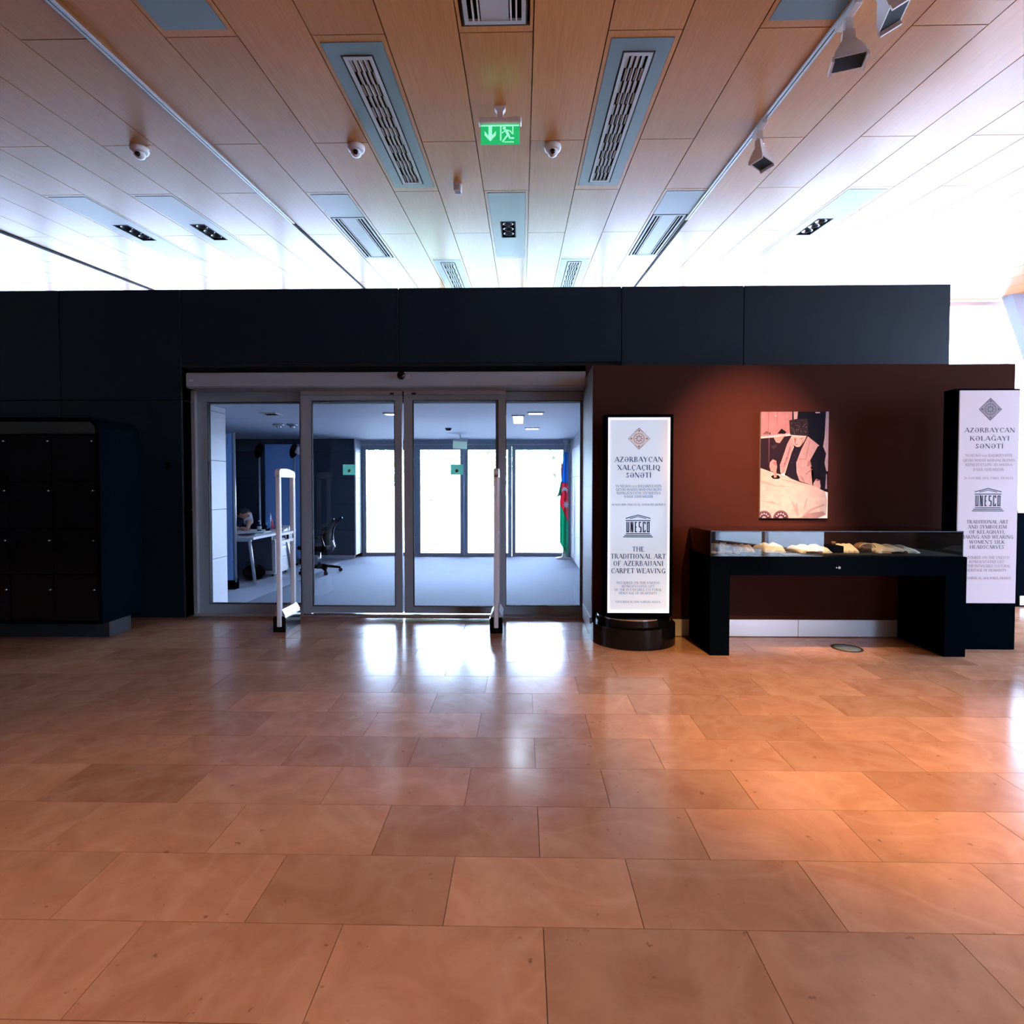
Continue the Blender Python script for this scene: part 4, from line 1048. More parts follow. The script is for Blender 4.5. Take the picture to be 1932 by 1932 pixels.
# ---------------------------------------------------------------- security gates
def security_gate(xc, label):
    g = thing('security_gate', (xc, 4.93, 0), label, 'security gate', 'anti-theft gates in front of the doors')
    ya, yb = 4.775, 5.095
    b = bmesh.new(); prism(b, [(xc - 0.058, 0.0), (xc + 0.058, 0.0), (xc + 0.058, 0.13), (xc + 0.048, 0.145), (xc - 0.048, 0.145), (xc - 0.058, 0.13)], 'y', ya, yb); base = obj('base', b, 'black_gloss', g)
    for s in (-1, 1):
        b = bmesh.new(); prism(b, [(xc + s * 0.024, 0.205), (xc + s * 0.056, 0.150), (xc + s * 0.048, 0.1455), (xc + s * 0.024, 0.1455)], 'y', ya + 0.004, yb - 0.004); obj('sloped_cover', b, 'alu_light', base)
        obj('trim_line', B(xc + s * 0.0582 - 0.002, xc + s * 0.0582 + 0.002, ya + 0.004, yb - 0.004, 0.122, 0.132), 'chrome', base)
        for yy in (ya + 0.035, yb - 0.035):
            b = bmesh.new(); tube(b, (xc + s * 0.056, yy, 0.035 if yy < 4.9 else 0.105), (xc + s * 0.061, yy, 0.035 if yy < 4.9 else 0.105), 0.007, n=8); obj('screw', b, 'chrome', base)
    # rounded frame seen from the side
    t = 0.020
    def upright(y0, y1, zt): return obj('upright', B(xc - t, xc + t, y0, y1, 0.05, zt, bev=0.007, seg=2), 'white_plastic', g)
    upright(ya - 0.012, ya + 0.028, 1.43); upright(yb - 0.04, yb, 1.43)
    b = bmesh.new()
    pts = [(ya - 0.012, 1.405), (yb, 1.405), (yb, 1.44), (yb - 0.02, 1.462), (yb - 0.12, 1.480), (ya + 0.12, 1.485), (ya + 0.01, 1.478), (ya - 0.012, 1.46)]
    prism(b, pts, 'x', xc - t - 0.001, xc + t + 0.001); obj('top_cap', b, 'white_plastic', g)
    for z in (0.805, 0.875):
        obj('cross_bar', B(xc - t * .8, xc + t * .8, ya + 0.028, yb - 0.04, z, z + 0.024), 'white_plastic', g)
    obj('display', B(xc - t * .5, xc + t * .5, yb - 0.13, yb - 0.041, 0.830, 0.8745), 'black_gloss', g)
    return g
security_gate(-2.195, 'left anti-theft gate with pale frame and black base')
security_gate(-0.232, 'right anti-theft gate seen edge-on before the right door leaf')

# ---------------------------------------------------------------- exit sign, domes, sensor, spots
es = thing('exit_sign', (-0.165, 4.06, 4.146), 'green illuminated exit sign hanging from the wood ceiling', 'exit sign')
b = bmesh.new(); prism(b, [(-0.205, 4.147), (-0.125, 4.147), (-0.125, 4.125), (-0.143, 4.100), (-0.143, 4.055), (-0.187, 4.055), (-0.187, 4.100), (-0.205, 4.125)], 'y', 4.035, 4.075); obj('bracket', b, 'white_plastic', es)
obj('rail', B(-0.322, -0.006, 4.025, 4.085, 4.014, 4.055, bev=0.006), 'white_plastic', es)
pl = obj('panel', B(-0.309, -0.020, 4.048, 4.060, 3.872, 4.014), 'sign_green', es)
obj('lit_edge', B(-0.305, -0.024, 4.046, 4.0478, 4.000, 4.008), 'sign_mint', pl)
ax, zt_ = -0.238, 4.008
AR = [[(ax - .013, zt_), (ax - .013, 3.935), (ax + .013, 3.935), (ax + .013, zt_)], [(ax - .042, 3.965), (ax - .042, 3.935), (ax, 3.890), (ax, 3.916)], [(ax + .042, 3.965), (ax, 3.916), (ax, 3.890), (ax + .042, 3.935)], [(ax - .013, 3.94), (ax + .013, 3.94), (ax, 3.895)]]
flat('arrow_pictogram', AR, 4.0472, 'sign_mint', pl)
rx_ = -0.115
MAN = [bar(rx_ - .045, 4.005, rx_ - .045, 3.895, .010), bar(rx_ + .045, 4.005, rx_ + .045, 3.94, .008), bar(rx_ - .045, 4.003, rx_ + .045, 4.003, .009),
       circ(rx_ - .018, 3.985, .012, 0, 360, 10)[:-1], bar(rx_ - .008, 3.972, rx_ + .012, 3.935, .018), bar(rx_ - .002, 3.972, rx_ + .03, 3.962, .008), bar(rx_ + .03, 3.962, rx_ + .036, 3.945, .008),
       bar(rx_ - .010, 3.968, rx_ - .036, 3.950, .008), bar(rx_ + .010, 3.938, rx_ - .012, 3.912, .012), bar(rx_ - .012, 3.912, rx_ - .032, 3.885, .011), bar(rx_ + .014, 3.936, rx_ + .022, 3.912, .012), bar(rx_ + .022, 3.912, rx_ + .055, 3.912, .011), bar(rx_ - .02, 3.884, rx_ + .052, 3.884, .007)]
flat('running_figure_pictogram', MAN, 4.0472, 'sign_mint', pl)

def dome(x, y, label):
    z = zc(y)
    t = thing('dome_camera', (x, y, z), label, 'camera', 'white dome cameras on the ceiling')
    b = bmesh.new(); lathe(b, (x, y, z), [(0.070, 0.004), (0.072, -0.022), (0.064, -0.040), (0.050, -0.046)], 24); obj('housing', b, 'white_plastic', t)
    b = bmesh.new(); lathe(b, (x, y, z), [(0.047, -0.040), (0.046, -0.060), (0.036, -0.080), (0.018, -0.092), (0.004, -0.095)], 20); obj('dome', b, 'white_plastic', t)
    b = bmesh.new(); blob(b, (x - 0.002 if x > -1 else x + 0.004, y - 0.030, z - 0.066), (0.025, 0.022, 0.021), 2); obj('lens', b, 'black_gloss', t)
dome(-3.25, 4.56, 'white dome camera on the left ceiling outside the track')
dome(-1.403, 4.57, 'white dome camera just left of the left wavy diffuser')
dome(0.257, 4.60, 'white dome camera between exit sign and right diffuser')
sm = thing('ceiling_sensor', (-0.629, 5.29, zc(5.29)), 'small white box sensor on the ceiling below the exit sign', 'sensor')
obj('body', B(-0.668, -0.592, 5.26, 5.33, zc(5.29) - 0.075, zc(5.29) + 0.003, bev=0.01, seg=2), 'white_plastic', sm)
obj('window', B(-0.650, -0.615, 5.257, 5.2605, zc(5.29) - 0.060, zc(5.29) - 0.022), 'alu_light', sm)
obj('base_plate', B(-0.672, -0.588, 5.255, 5.335, zc(5.29) - 0.006, zc(5.29) + 0.006), 'grille_grey', sm)

def track_spot(y, aim, label, x=1.873, drop=0.10, sc_=1.0):
    z = zc(y)
    t = thing('track_spotlight', (x, y, z), label, 'spotlight', 'white spotlights on the right ceiling track')
    obj('adapter', B(x - 0.022, x + 0.022, y - 0.10, y + 0.10, z - 0.05, z - 0.012, bev=0.006), 'white_plastic', t)
    b = bmesh.new(); prism(b, [(x - 0.020, z - 0.05), (x + 0.020, z - 0.05), (x + 0.025, z - 0.05 - drop), (x - 0.025, z - 0.05 - drop)], 'y', y - 0.012, y + 0.012); arm = obj('arm', b, 'white_plastic', t)
    b = bmesh.new(); tube(b, (x - 0.03, y, z - 0.045 - drop), (x + 0.03, y, z - 0.045 - drop), 0.012, n=12); obj('hinge', b, 'chrome', arm)
    # flared head, local -Z is the beam
    o = Vector((x, y, z - 0.045 - drop)); d = (Vector(aim) - o).normalized()
    q = d.to_track_quat('-Z', 'Y').to_matrix().to_4x4(); M = Matrix.Translation(o) @ q
    b = bmesh.new(); k = sc_
    prof = [(0.030, 0.020, 0.02), (0.034, 0.024, -0.04), (0.075, 0.048, -0.12), (0.085, 0.058, -0.165)]
    rings = []
    for wx, wy, zz in prof: rings.append([b.verts.new((sx * wx * k, sy * wy * k, zz * k)) for sx, sy in ((-1, -1), (1, -1), (1, 1), (-1, 1))])
    for r0, r1 in zip(rings, rings[1:]):
        for i in range(4): b.faces.new((r0[i], r0[(i + 1) % 4], r1[(i + 1) % 4], r1[i]))
    b.faces.new(rings[0])
    inn = [b.verts.new((v.co.x * .93, v.co.y * .9, v.co.z)) for v in rings[-1]]
    inn2 = [b.verts.new((v.co.x * .6, v.co.y * .6, -0.07 * k)) for v in rings[-1]]
    for a_, c_ in ((rings[-1], inn), (inn, inn2)):
        for i in range(4): b.faces.new((a_[i], a_[(i + 1) % 4], c_[(i + 1) % 4], c_[i]))
    b.faces.new(inn2)
    b.transform(M); hd_ = obj('head', b, 'white_plastic', t)
    b = bmesh.new(); box(b, -0.078 * k, 0.078 * k, -0.051 * k, 0.051 * k, -0.1645 * k, -0.158 * k); b.transform(M); obj('baffle', b, 'pitch_black', hd_)
    for s in (-1, 1):
        b = bmesh.new(); box(b, s * 0.086 * k - 0.006, s * 0.086 * k + 0.006, -0.055 * k, 0.055 * k, -0.185 * k, -0.155 * k); b.transform(M); obj('flap', b, 'white_plastic', hd_)
track_spot(4.33, (2.05, 4.10, 1.2), 'small white track spotlight farthest along the right track')
track_spot(3.18, (1.80, 2.95, 1.0), 'large white track spotlight on the right track at the top edge')
track_spot(2.90, (2.9, 2.6, 1.6), 'white track spotlight cut by the top edge of the picture', x=1.873, drop=0.06)

# ---------------------------------------------------------------- vestibule contents
def vest_light(x, y, sx, sy, label, mat='vest_lamp'):
    t = thing('square_downlight', (x, y, VC), label, 'light', 'square recessed lights in the vestibule ceiling')
    b = bmesh.new(); ring(b, x - sx, x + sx, y - sy, y + sy, x - sx + 0.02, x + sx - 0.02, y - sy + 0.02, y + sy - 0.02, VC - 0.012, VC); obj('frame', b, 'white_paint', t)
    obj('diffuser', B(x - sx + 0.02, x + sx - 0.02, y - sy + 0.02, y + sy - 0.02, VC - 0.006, VC - 0.001), mat, t)
vest_light(-3.0, 6.36, 0.10, 0.09, 'square ceiling light with dark inset over the left pane', 'black_satin')
vest_light(-1.55, 6.40, 0.10, 0.08, 'square ceiling light seen at the top of the left door leaf')
vest_light(0.16, 6.36, 0.10, 0.08, 'square ceiling light at the top of the right fixed pane')
vest_light(-0.05, 6.95, 0.08, 0.40, 'long ceiling light panel behind the right fixed pane')
vest_light(0.15, 8.02, 0.11, 0.10, 'square ceiling light farthest back above the flag')
for x, lb in ((-3.39, 'left of the paired round ceiling spotlights in the vestibule'), (-3.20, 'right of the paired round ceiling spotlights in the vestibule')):
    t = thing('round_spotlight', (x, 7.41, VC), lb, 'spotlight', 'paired round spotlights in the vestibule ceiling')
    b = bmesh.new(); lathe(b, (x, 7.41, VC), [(0.07, 0.0), (0.075, -0.012), (0.060, -0.030), (0.055, -0.014)], 20); obj('rim', b, 'alu_light', t)
    b = bmesh.new(); blob(b, (x + 0.01, 7.40, VC - 0.03), (0.035, 0.035, 0.035), 2); obj('lamp', b, 'chrome', t)
ss = thing('smoke_detector', (-1.1, 8.0, VC), 'small dark smoke detector on the vestibule ceiling', 'detector')
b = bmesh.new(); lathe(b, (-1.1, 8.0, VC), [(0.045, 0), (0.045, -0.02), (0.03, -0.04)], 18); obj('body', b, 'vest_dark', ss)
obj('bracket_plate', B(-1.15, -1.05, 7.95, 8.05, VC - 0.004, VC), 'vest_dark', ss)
ve = thing('hanging_exit_sign', (-1.04, 9.0, VC), 'pale tilted exit sign hanging before the far doors', 'exit sign')
b = bmesh.new(); tube(b, (-1.04, 9.0, VC), (-1.04, 9.0, 2.115), 0.012, n=10); obj('stem', b, 'alu_light', ve)
b = bmesh.new(); box(b, -0.125, 0.125, -0.02, 0.02, -0.02, 0.02); b.transform(Matrix.Translation((-1.04, 9.0, 2.10)) @ Matrix.Rotation(R(3), 4, 'Y')); obj('rail', b, 'alu_light', ve)
b = bmesh.new(); box(b, -0.118, 0.118, -0.006, 0.006, -0.145, -0.02); b.transform(Matrix.Translation((-1.04, 9.0, 2.10)) @ Matrix.Rotation(R(3), 4, 'Y')); obj('panel', b, 'sign_pale', ve)
cr_ = thing('card_reader', (0.92, 7.7, 1.45), 'narrow black card reader on the pale right vestibule wall', 'card reader')
obj('body', B(0.900, 0.9195, 7.66, 7.74, 1.38, 1.50, bev=0.004), 'black_gloss', cr_)
obj('red_light', B(0.8985, 0.8998, 7.662, 7.676, 1.40, 1.48), 'flag_red', cr_)

# flag on a stand
fg = thing('flag', (0.76, 9.72, 0), 'hanging blue, red and green flag with star by right vestibule wall', 'flag')
b = bmesh.new(); lathe(b, (0.76, 9.74, 0.0), [(0.15, 0.008), (0.15, 0.022), (0.04, 0.045), (0.025, 0.10)], 24); obj('base', b, 'white_plastic', fg)
b = bmesh.new(); tube(b, (0.76, 9.745, 0.05), (0.785, 9.745, 2.08), 0.016, n=12); obj('pole', b, 'alu_light', fg)
b = bmesh.new(); lathe(b, (0.79, 9.745, 2.06), [(0.014, 0.0), (0.03, 0.05), (0.05, 0.09), (0.05, 0.105)], 16); obj('finial', b, 'alu_light', fg)
def flag_cloth(name, mat, zf_top, zf_bot, x0=0.695, x1=0.845, extra=0.0, y=9.70, parent=fg):
    bm = bmesh.new(); nx, nz = 12, 14; G_ = []
    for i in range(nx + 1):
        u = i / nx; row = []
        for j in range(nz + 1):
            v = j / nz
            zt2, zb2 = zf_top(u), zf_bot(u); z = zt2 + (zb2 - zt2) * v
            pinch = 0.55 + 0.45 * min(1, (1.95 - z) / 0.9)
            xc_ = 0.79 - 0.03 * min(1, (1.95 - z) / 0.9)
            xx = xc_ + (x0 + (x1 - x0) * u - 0.77) * pinch
            row.append(bm.verts.new((xx, y - extra + 0.018 * math.sin(u * 13 + z * 1.5), z)))
        G_.append(row)
    for i in range(nx):
        for j in range(nz):
            f = bm.faces.new((G_[i][j], G_[i + 1][j], G_[i + 1][j + 1], G_[i][j + 1])); f.smooth = True
    bmesh.ops.solidify(bm, geom=bm.faces[:], thickness=0.003)
    return obj(name, bm, mat, parent)
flag_cloth('blue_band', 'flag_blue', lambda u: 1.945, lambda u: 1.385)
red = flag_cloth('red_band', 'flag_red', lambda u: 1.385, lambda u: 1.02 - 0.36 * u)
flag_cloth('green_band', 'flag_green', lambda u: 1.02 - 0.36 * u, lambda u: 0.30 - 0.24 * u)
b = bmesh.new(); prism(b, [(0.700, 1.62), (0.722, 1.80), (0.735, 1.70), (0.715, 1.42)], 'y', 9.715, 9.719); obj('side_fold', b, 'flag_red', fg)
b = bmesh.new(); prism(b, [(0.700, 1.40), (0.722, 1.44), (0.702, 1.16), (0.632, 1.13), (0.66, 1.20)], 'y', 9.715, 9.719); obj('side_fold', b, 'flag_green', fg)
CR = [(0.765 + 0.060 * math.cos(R(t)), 1.225 + 0.085 * math.sin(R(t))) for t in range(20, 161, 14)] + [(0.765 + 0.052 * math.cos(R(t)), 1.165 + 0.085 * math.sin(R(t))) for t in range(160, 19, -14)]
flat('crescent', [CR], 9.668, 'flag_white', red)
STAR = []
for i in range(16):
    r = 0.085 if i % 2 == 0 else 0.036; STAR.append((0.795 + r * .75 * math.cos(R(22.5 * i + 90)), 0.995 + r * math.sin(R(22.5 * i + 90))))
flat('star', [STAR], 9.668, 'flag_white', red)

# guard desk
dk = thing('desk', (-3.9, 7.5, 0.006), 'white desk with slanted metal legs in the vestibule alcove', 'desk')
obj('desk_top', B(-4.35, -3.48, 6.86, 8.16, 0.628, 0.662, bev=0.004), 'white_plastic', dk)
for (x0, y0, x1, y1) in ((-3.60, 6.98, -3.585, 7.10), (-3.60, 8.02, -3.56, 8.22), (-4.25, 6.98, -4.26, 7.10), (-4.25, 8.02, -4.26, 8.22)):
    b = bmesh.new(); tube(b, (x1, y1, 0.006), (x0, y0, 0.63), 0.022, n=10); obj('leg', b, 'alu_light', dk)
for y in (7.02, 8.06): obj('cross_rail', B(-4.26, -3.59, y - 0.015, y + 0.015, 0.590, 0.628), 'alu_light', dk)
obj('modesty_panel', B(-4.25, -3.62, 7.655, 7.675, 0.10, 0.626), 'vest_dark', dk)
du = thing('drawer_unit', (-3.85, 8.0, 0.006), 'white three-drawer pedestal under the desk', 'drawer unit')
obj('body', B(-4.08, -3.605, 7.70, 8.20, 0.045, 0.545), 'white_paint', du)
for z0, z1 in ((0.06, 0.27), (0.275, 0.44), (0.445, 0.54)):
    d = obj('drawer', B(-3.603, -3.588, 7.705, 8.195, z0, z1), 'white_plastic', du)
    obj('handle', B(-3.587, -3.580, 7.86, 8.04, z1 - 0.035, z1 - 0.022), 'alu_light', d)
for x in (-4.05, -3.64):
    for y in (7.74, 8.16):
        b = bmesh.new(); tube(b, (x - 0.012, y, 0.026), (x + 0.012, y, 0.026), 0.020, n=12); obj('caster', b, 'black_matt', du)
bgp = thing('bag', (-3.78, 7.45, 0.006), 'black slumped bag on the floor under the desk', 'bag')
b = bmesh.new(); blob(b, (-3.78, 7.45, 0.115), (0.15, 0.13, 0.11), 3, 0.05)
for v in b.verts: v.co.z = max(v.co.z, 0.007)
obj('body', b, 'black_satin', bgp)
b = bmesh.new(); path(b, [(-3.86, 7.40, 0.19), (-3.82, 7.37, 0.27), (-3.74, 7.37, 0.27), (-3.70, 7.40, 0.19)], 0.010, 8); obj('strap', b, 'black_matt', bgp)

def desk_item(name, loc, label, cat): return thing(name, loc, label, cat)
TZ = 0.662
bo = desk_item('bottle', (-3.83, 7.72, TZ), 'dark bottle with pale label standing on the desk', 'bottle')
b = bmesh.new(); lathe(b, (-3.83, 7.72, TZ), [(0.028, 0.0), (0.030, 0.02), (0.030, 0.10), (0.012, 0.125), (0.012, 0.15)], 16); obj('body', b, 'bottle_dark', bo)
b = bmesh.new(); lathe(b, (-3.83, 7.72, TZ), [(0.014, 0.1505), (0.014, 0.165)], 12); obj('cap', b, 'white_plastic', bo)
b = bmesh.new(); lathe(b, (-3.83, 7.72, TZ), [(0.0306, 0.03), (0.0306, 0.08)], 16); obj('bottle_label', b, 'paper', bo)
tf = desk_item('table_flag', (-3.70, 7.80, TZ), 'small table flag stand with blue and red pennants on desk', 'flag')
b = bmesh.new(); lathe(b, (-3.70, 7.80, TZ), [(0.04, 0), (0.04, 0.01), (0.01, 0.02)], 16); obj('base', b, 'chrome', tf)
b = bmesh.new(); tube(b, (-3.70, 7.80, TZ + 0.015), (-3.70, 7.80, TZ + 0.27), 0.004, n=8); obj('pole', b, 'chrome', tf)
b = bmesh.new(); prism(b, [(-3.706, TZ + 0.25), (-3.706, TZ + 0.05), (-3.765, TZ + 0.03)], 'y', 7.797, 7.803); obj('pennant', b, 'flag_blue', tf)
b = bmesh.new(); prism(b, [(-3.694, TZ + 0.24), (-3.640, TZ + 0.03), (-3.694, TZ + 0.05)], 'y', 7.797, 7.803); obj('pennant', b, 'flag_red', tf)
kb = desk_item('calendar', (-3.56, 8.0, TZ), 'white tent calendar at the far end of the desk', 'calendar')
b = bmesh.new(); prism(b, [(7.93, TZ + 0.001), (8.03, TZ + 0.001), (7.98, TZ + 0.075)], 'x', -3.66, -3.50); obj('body', b, 'paper', kb)
obj('print_block', B(-3.64, -3.52, 7.938, 7.942, TZ + 0.012, TZ + 0.016), 'patch_grey', kb)
pp = desk_item('paper_stack', (-3.72, 7.45, TZ), 'stack of white papers on the middle of the desk', 'papers')
for i in range(3): obj('sheet', B(-3.80 + 0.01 * i, -3.62 + 0.008 * i, 7.40, 7.62, TZ + 0.0005 + 0.007 * i, TZ + 0.007 + 0.007 * i), 'paper', pp)
tr_ = desk_item('desk_tray', (-3.70, 7.10, TZ), 'dark round tray at the near end of the desk', 'tray')
b = bmesh.new(); lathe(b, (-3.70, 7.12, TZ), [(0.09, 0.0), (0.12, 0.014), (0.115, 0.016), (0.085, 0.004)], 24); obj('dish', b, 'bottle_dark', tr_)
b = bmesh.new(); lathe(b, (-3.70, 7.12, TZ), [(0.122, 0.013), (0.122, 0.017), (0.118, 0.017), (0.118, 0.013)], 24); obj('rim', b, 'chrome', tr_)
cu = desk_item('pen_cup', (-3.76, 7.90, TZ), 'dark cup of pens beside the table flags', 'pen cup')
b = bmesh.new(); lathe(b, (-3.80, 7.92, TZ), [(0.03, 0), (0.033, 0.08), (0.029, 0.08), (0.027, 0.01)], 16); obj('cup', b, 'black_satin', cu)
for dx, dy in ((0.01, 0.0), (-0.012, 0.008), (0.004, -0.012)):
    b = bmesh.new(); tube(b, (-3.80 + dx * .4, 7.92 + dy * .4, TZ + 0.012), (-3.80 + dx * 2.4, 7.92 + dy * 2.4, TZ + 0.125), 0.004, n=8); obj('pen', b, 'white_plastic', cu)
tl = desk_item('telephone', (-3.60, 7.86, TZ), 'white desk telephone with dark handset near the calendar', 'telephone')
b = bmesh.new(); prism(b, [(7.78, TZ), (7.92, TZ), (7.92, TZ + 0.045), (7.78, TZ + 0.018)], 'x', -3.60, -3.50); obj('body', b, 'white_plastic', tl)
b = bmesh.new(); path(b, [(-3.585, 7.79, TZ + 0.035), (-3.585, 7.85, TZ + 0.055), (-3.585, 7.91, TZ + 0.06)], [0.014, 0.010, 0.015], 8); obj('handset', b, 'black_satin', tl)

# blue detector panels and pole lamps
gp = thing('blue_post_panel', (-3.68, 6.76, 0), 'narrow blue upright panel with silver edge left of the desk', 'panel')
obj('board', B(-3.765, -3.682, 6.735, 6.775, 0.125, 1.99), 'blue_board', gp)
obj('foot', B(-3.765, -3.660, 6.73, 6.83, 0.006, 0.124), 'black_satin', gp)
b = bmesh.new(); tube(b, (-3.664, 6.755, 0.10), (-3.664, 6.755, 2.01), 0.018, n=12); obj('edge_pole', b, 'alu_light', gp)
obj('top_box', B(-3.79, -3.735, 6.70, 6.733, 1.86, 1.985, bev=0.004), 'white_plastic', gp)
bpn = thing('blue_partition', (-4.0, 8.9, 0), 'broad blue partition board standing behind the desk', 'partition')
obj('board', B(-4.355, -3.655, 9.00, 9.04, 0.10, 2.035), 'blue_board', bpn)
for x in (-4.28, -3.73): obj('foot', B(x - 0.03, x + 0.03, 8.96, 9.12, 0.006, 0.10), 'black_satin', bpn)
for x, lb in ((-4.375, 'left silver pole lamp with black head beside the blue partition'), (-3.790, 'right silver pole lamp with black head before the blue partition')):
    t = thing('pole_lamp', (x, 8.86, 0.006), lb, 'lamp', 'silver pole lamps by the blue partition')
    b = bmesh.new(); lathe(b, (x, 8.85, 0.006), [(0.045, 0), (0.045, 0.015), (0.015, 0.03)], 16); obj('base', b, 'black_satin', t)
    b = bmesh.new(); tube(b, (x, 8.85, 0.03), (x, 8.85, 1.82), 0.016, n=12); obj('pole', b, 'alu_light', t)
    b = bmesh.new(); blob(b, (x - 0.01, 8.845, 1.91), (0.062, 0.05, 0.125), 3)
    b.transform(Matrix.Translation((x, 8.85, 1.9)) @ Matrix.Rotation(R(12), 4, 'Y') @ Matrix.Translation((-x, -8.85, -1.9)))
    hd_ = obj('head', b, 'black_satin', t)
    if x > -4:
        b = bmesh.new(); tube(b, (x + 0.05, 8.84, 1.87), (x + 0.10, 8.84, 1.97), 0.045, n=16); obj('lamp_shade', b, 'white_plastic', hd_)

# office chair facing the desk
oc = thing('office_chair', (-3.10, 8.10, 0.008), 'black mesh office chair on casters beside the desk', 'chair')
CXc, CYc = -3.10, 8.10
b = bmesh.new(); tube(b, (CXc, CYc, 0.09), (CXc, CYc, 0.34), 0.026, n=14); obj('gas_column', b, 'chrome', oc)
b = bmesh.new(); tube(b, (CXc, CYc, 0.07), (CXc, CYc, 0.12), 0.045, n=16); obj('hub', b, 'black_satin', oc)
for i in range(5):
    t = R(20 + 72 * i); ex, ey = CXc + 0.31 * math.cos(t), CYc + 0.31 * math.sin(t)
    b = bmesh.new(); path(b, [(CXc + 0.03 * math.cos(t), CYc + 0.03 * math.sin(t), 0.105), (CXc + 0.18 * math.cos(t), CYc + 0.18 * math.sin(t), 0.095), (ex, ey, 0.072)], [0.026, 0.021, 0.016], 8); lg = obj('leg', b, 'black_satin', oc)
    b = bmesh.new(); tube(b, (ex - 0.02 * math.sin(t), ey + 0.02 * math.cos(t), 0.037), (ex + 0.02 * math.sin(t), ey - 0.02 * math.cos(t), 0.037), 0.029, n=14); obj('caster', b, 'black_matt', lg)
b = bmesh.new(); box(b, CXc - 0.25, CXc + 0.20, CYc - 0.23, CYc + 0.23, 0.375, 0.435, bev=0.028, seg=3); obj('seat', b, 'seat_mesh', oc)
obj('seat_pan', B(CXc - 0.14, CXc + 0.14, CYc - 0.11, CYc + 0.11, 0.335, 0.375, bev=0.01), 'black_satin', oc)
prof = [(0.215, 0.34), (0.175, 0.46), (0.155, 0.56), (0.175, 0.66), (0.225, 0.76), (0.30, 0.83), (0.33, 0.835)]
b = bmesh.new(); rows = []
for dx, dz in prof:
    wd = 0.225 - 0.05 * abs(dz - 0.55) / 0.3
    rows.append([b.verts.new((CXc + dx + 0.035 * (v * v) * -1, CYc + v * wd, dz)) for v in (-1, -.6, -.2, .2, .6, 1)])
for r0, r1 in zip(rows, rows[1:]):
    for i in range(5):
        f = b.faces.new((r0[i], r0[i + 1], r1[i + 1], r1[i])); f.smooth = True
bmesh.ops.solidify(b, geom=b.faces[:], thickness=0.022)
br = obj('backrest', b, 'seat_mesh', oc)
for s in (-1, 1):
    b = bmesh.new(); path(b, [(CXc + dx - 0.03, CYc + s * (0.23 - 0.05 * abs(dz - 0.55) / 0.3), dz) for dx, dz in prof], 0.014, 8); obj('side_rail', b, 'black_gloss', br)
b = bmesh.new(); path(b, [(CXc + 0.10, CYc, 0.35), (CXc + 0.20, CYc, 0.345), (CXc + 0.235, CYc, 0.40), (CXc + 0.20, CYc, 0.50)], 0.018, 8); obj('back_arm', b, 'alu_light', oc)
for s in (-1, 1):
    b = bmesh.new(); path(b, [(CXc - 0.02, CYc + s * 0.235, 0.38), (CXc - 0.02, CYc + s * 0.265, 0.46), (CXc - 0.02, CYc + s * 0.265, 0.55)], 0.013, 8); obj('arm_post', b, 'black_satin', oc)
    obj('armrest', B(CXc - 0.14, CXc + 0.09, CYc + s * 0.265 - 0.03, CYc + s * 0.265 + 0.03, 0.551, 0.575, bev=0.008), 'seat_mesh', oc)

# seated person bent over the desk
stl = thing('stool', (-4.72, 8.34, 0.006), 'dark stool under the seated person behind the desk', 'stool')
b = bmesh.new(); lathe(b, (-4.72, 8.34, 0.0), [(0.17, 0.355), (0.18, 0.37), (0.18, 0.395), (0.16, 0.405)], 20); obj('seat', b, 'black_satin', stl)
for i in range(4):
    t = R(45 + 90 * i); b = bmesh.new(); tube(b, (-4.72 + 0.19 * math.cos(t), 8.34 + 0.19 * math.sin(t), 0.006), (-4.72 + 0.12 * math.cos(t), 8.34 + 0.12 * math.sin(t), 0.36), 0.014, n=8); obj('leg', b, 'alu_light', stl)
def skin_mesh(name, verts, edges, radii, root, mat, parent, sub=2):
    me = bpy.data.meshes.new(name); base = wloc(parent) if parent else Vector((0, 0, 0))
    me.from_pydata([Vector(v) - base for v in verts], edges, [])
    o = link(name, me, parent, (0, 0, 0)); me.materials.append(MAT[mat])
    m = o.modifiers.new('skin', 'SKIN'); m.use_smooth_shade = True
    for i, r in enumerate(radii):
        sv = me.skin_vertices[0].data[i]; sv.radius = (r, r) if not isinstance(r, tuple) else r; sv.use_root = (i == root)
    s = o.modifiers.new('smooth', 'SUBSURF'); s.levels = s.render_levels = sub
    return o
pe = thing('person', (-4.60, 8.3, 0.006), 'person in white short-sleeved shirt bent over the desk, head down', 'person')
PV = [(-4.72, 8.34, 0.46), (-4.66, 8.32, 0.60), (-4.56, 8.28, 0.74), (-4.47, 8.24, 0.83), (-4.40, 8.20, 0.875), (-4.355, 8.175, 0.895),
      (-4.32, 8.16, 0.915), (-4.29, 8.14, 0.925),
      (-4.36, 8.30, 0.872), (-4.28, 8.26, 0.868), (-4.19, 8.12, 0.765), (-4.14, 8.00, 0.700), (-4.12, 7.95, 0.688),
      (-4.46, 8.06, 0.862), (-4.44, 7.97, 0.84), (-4.33, 7.84, 0.755), (-4.24, 7.86, 0.700), (-4.20, 7.88, 0.690),
      (-4.66, 8.44, 0.46), (-4.36, 8.46, 0.47), (-4.34, 8.46, 0.10), (-4.25, 8.46, 0.045), (-4.66, 8.24, 0.46), (-4.38, 8.22, 0.47), (-4.36, 8.22, 0.10), (-4.27, 8.22, 0.045)]
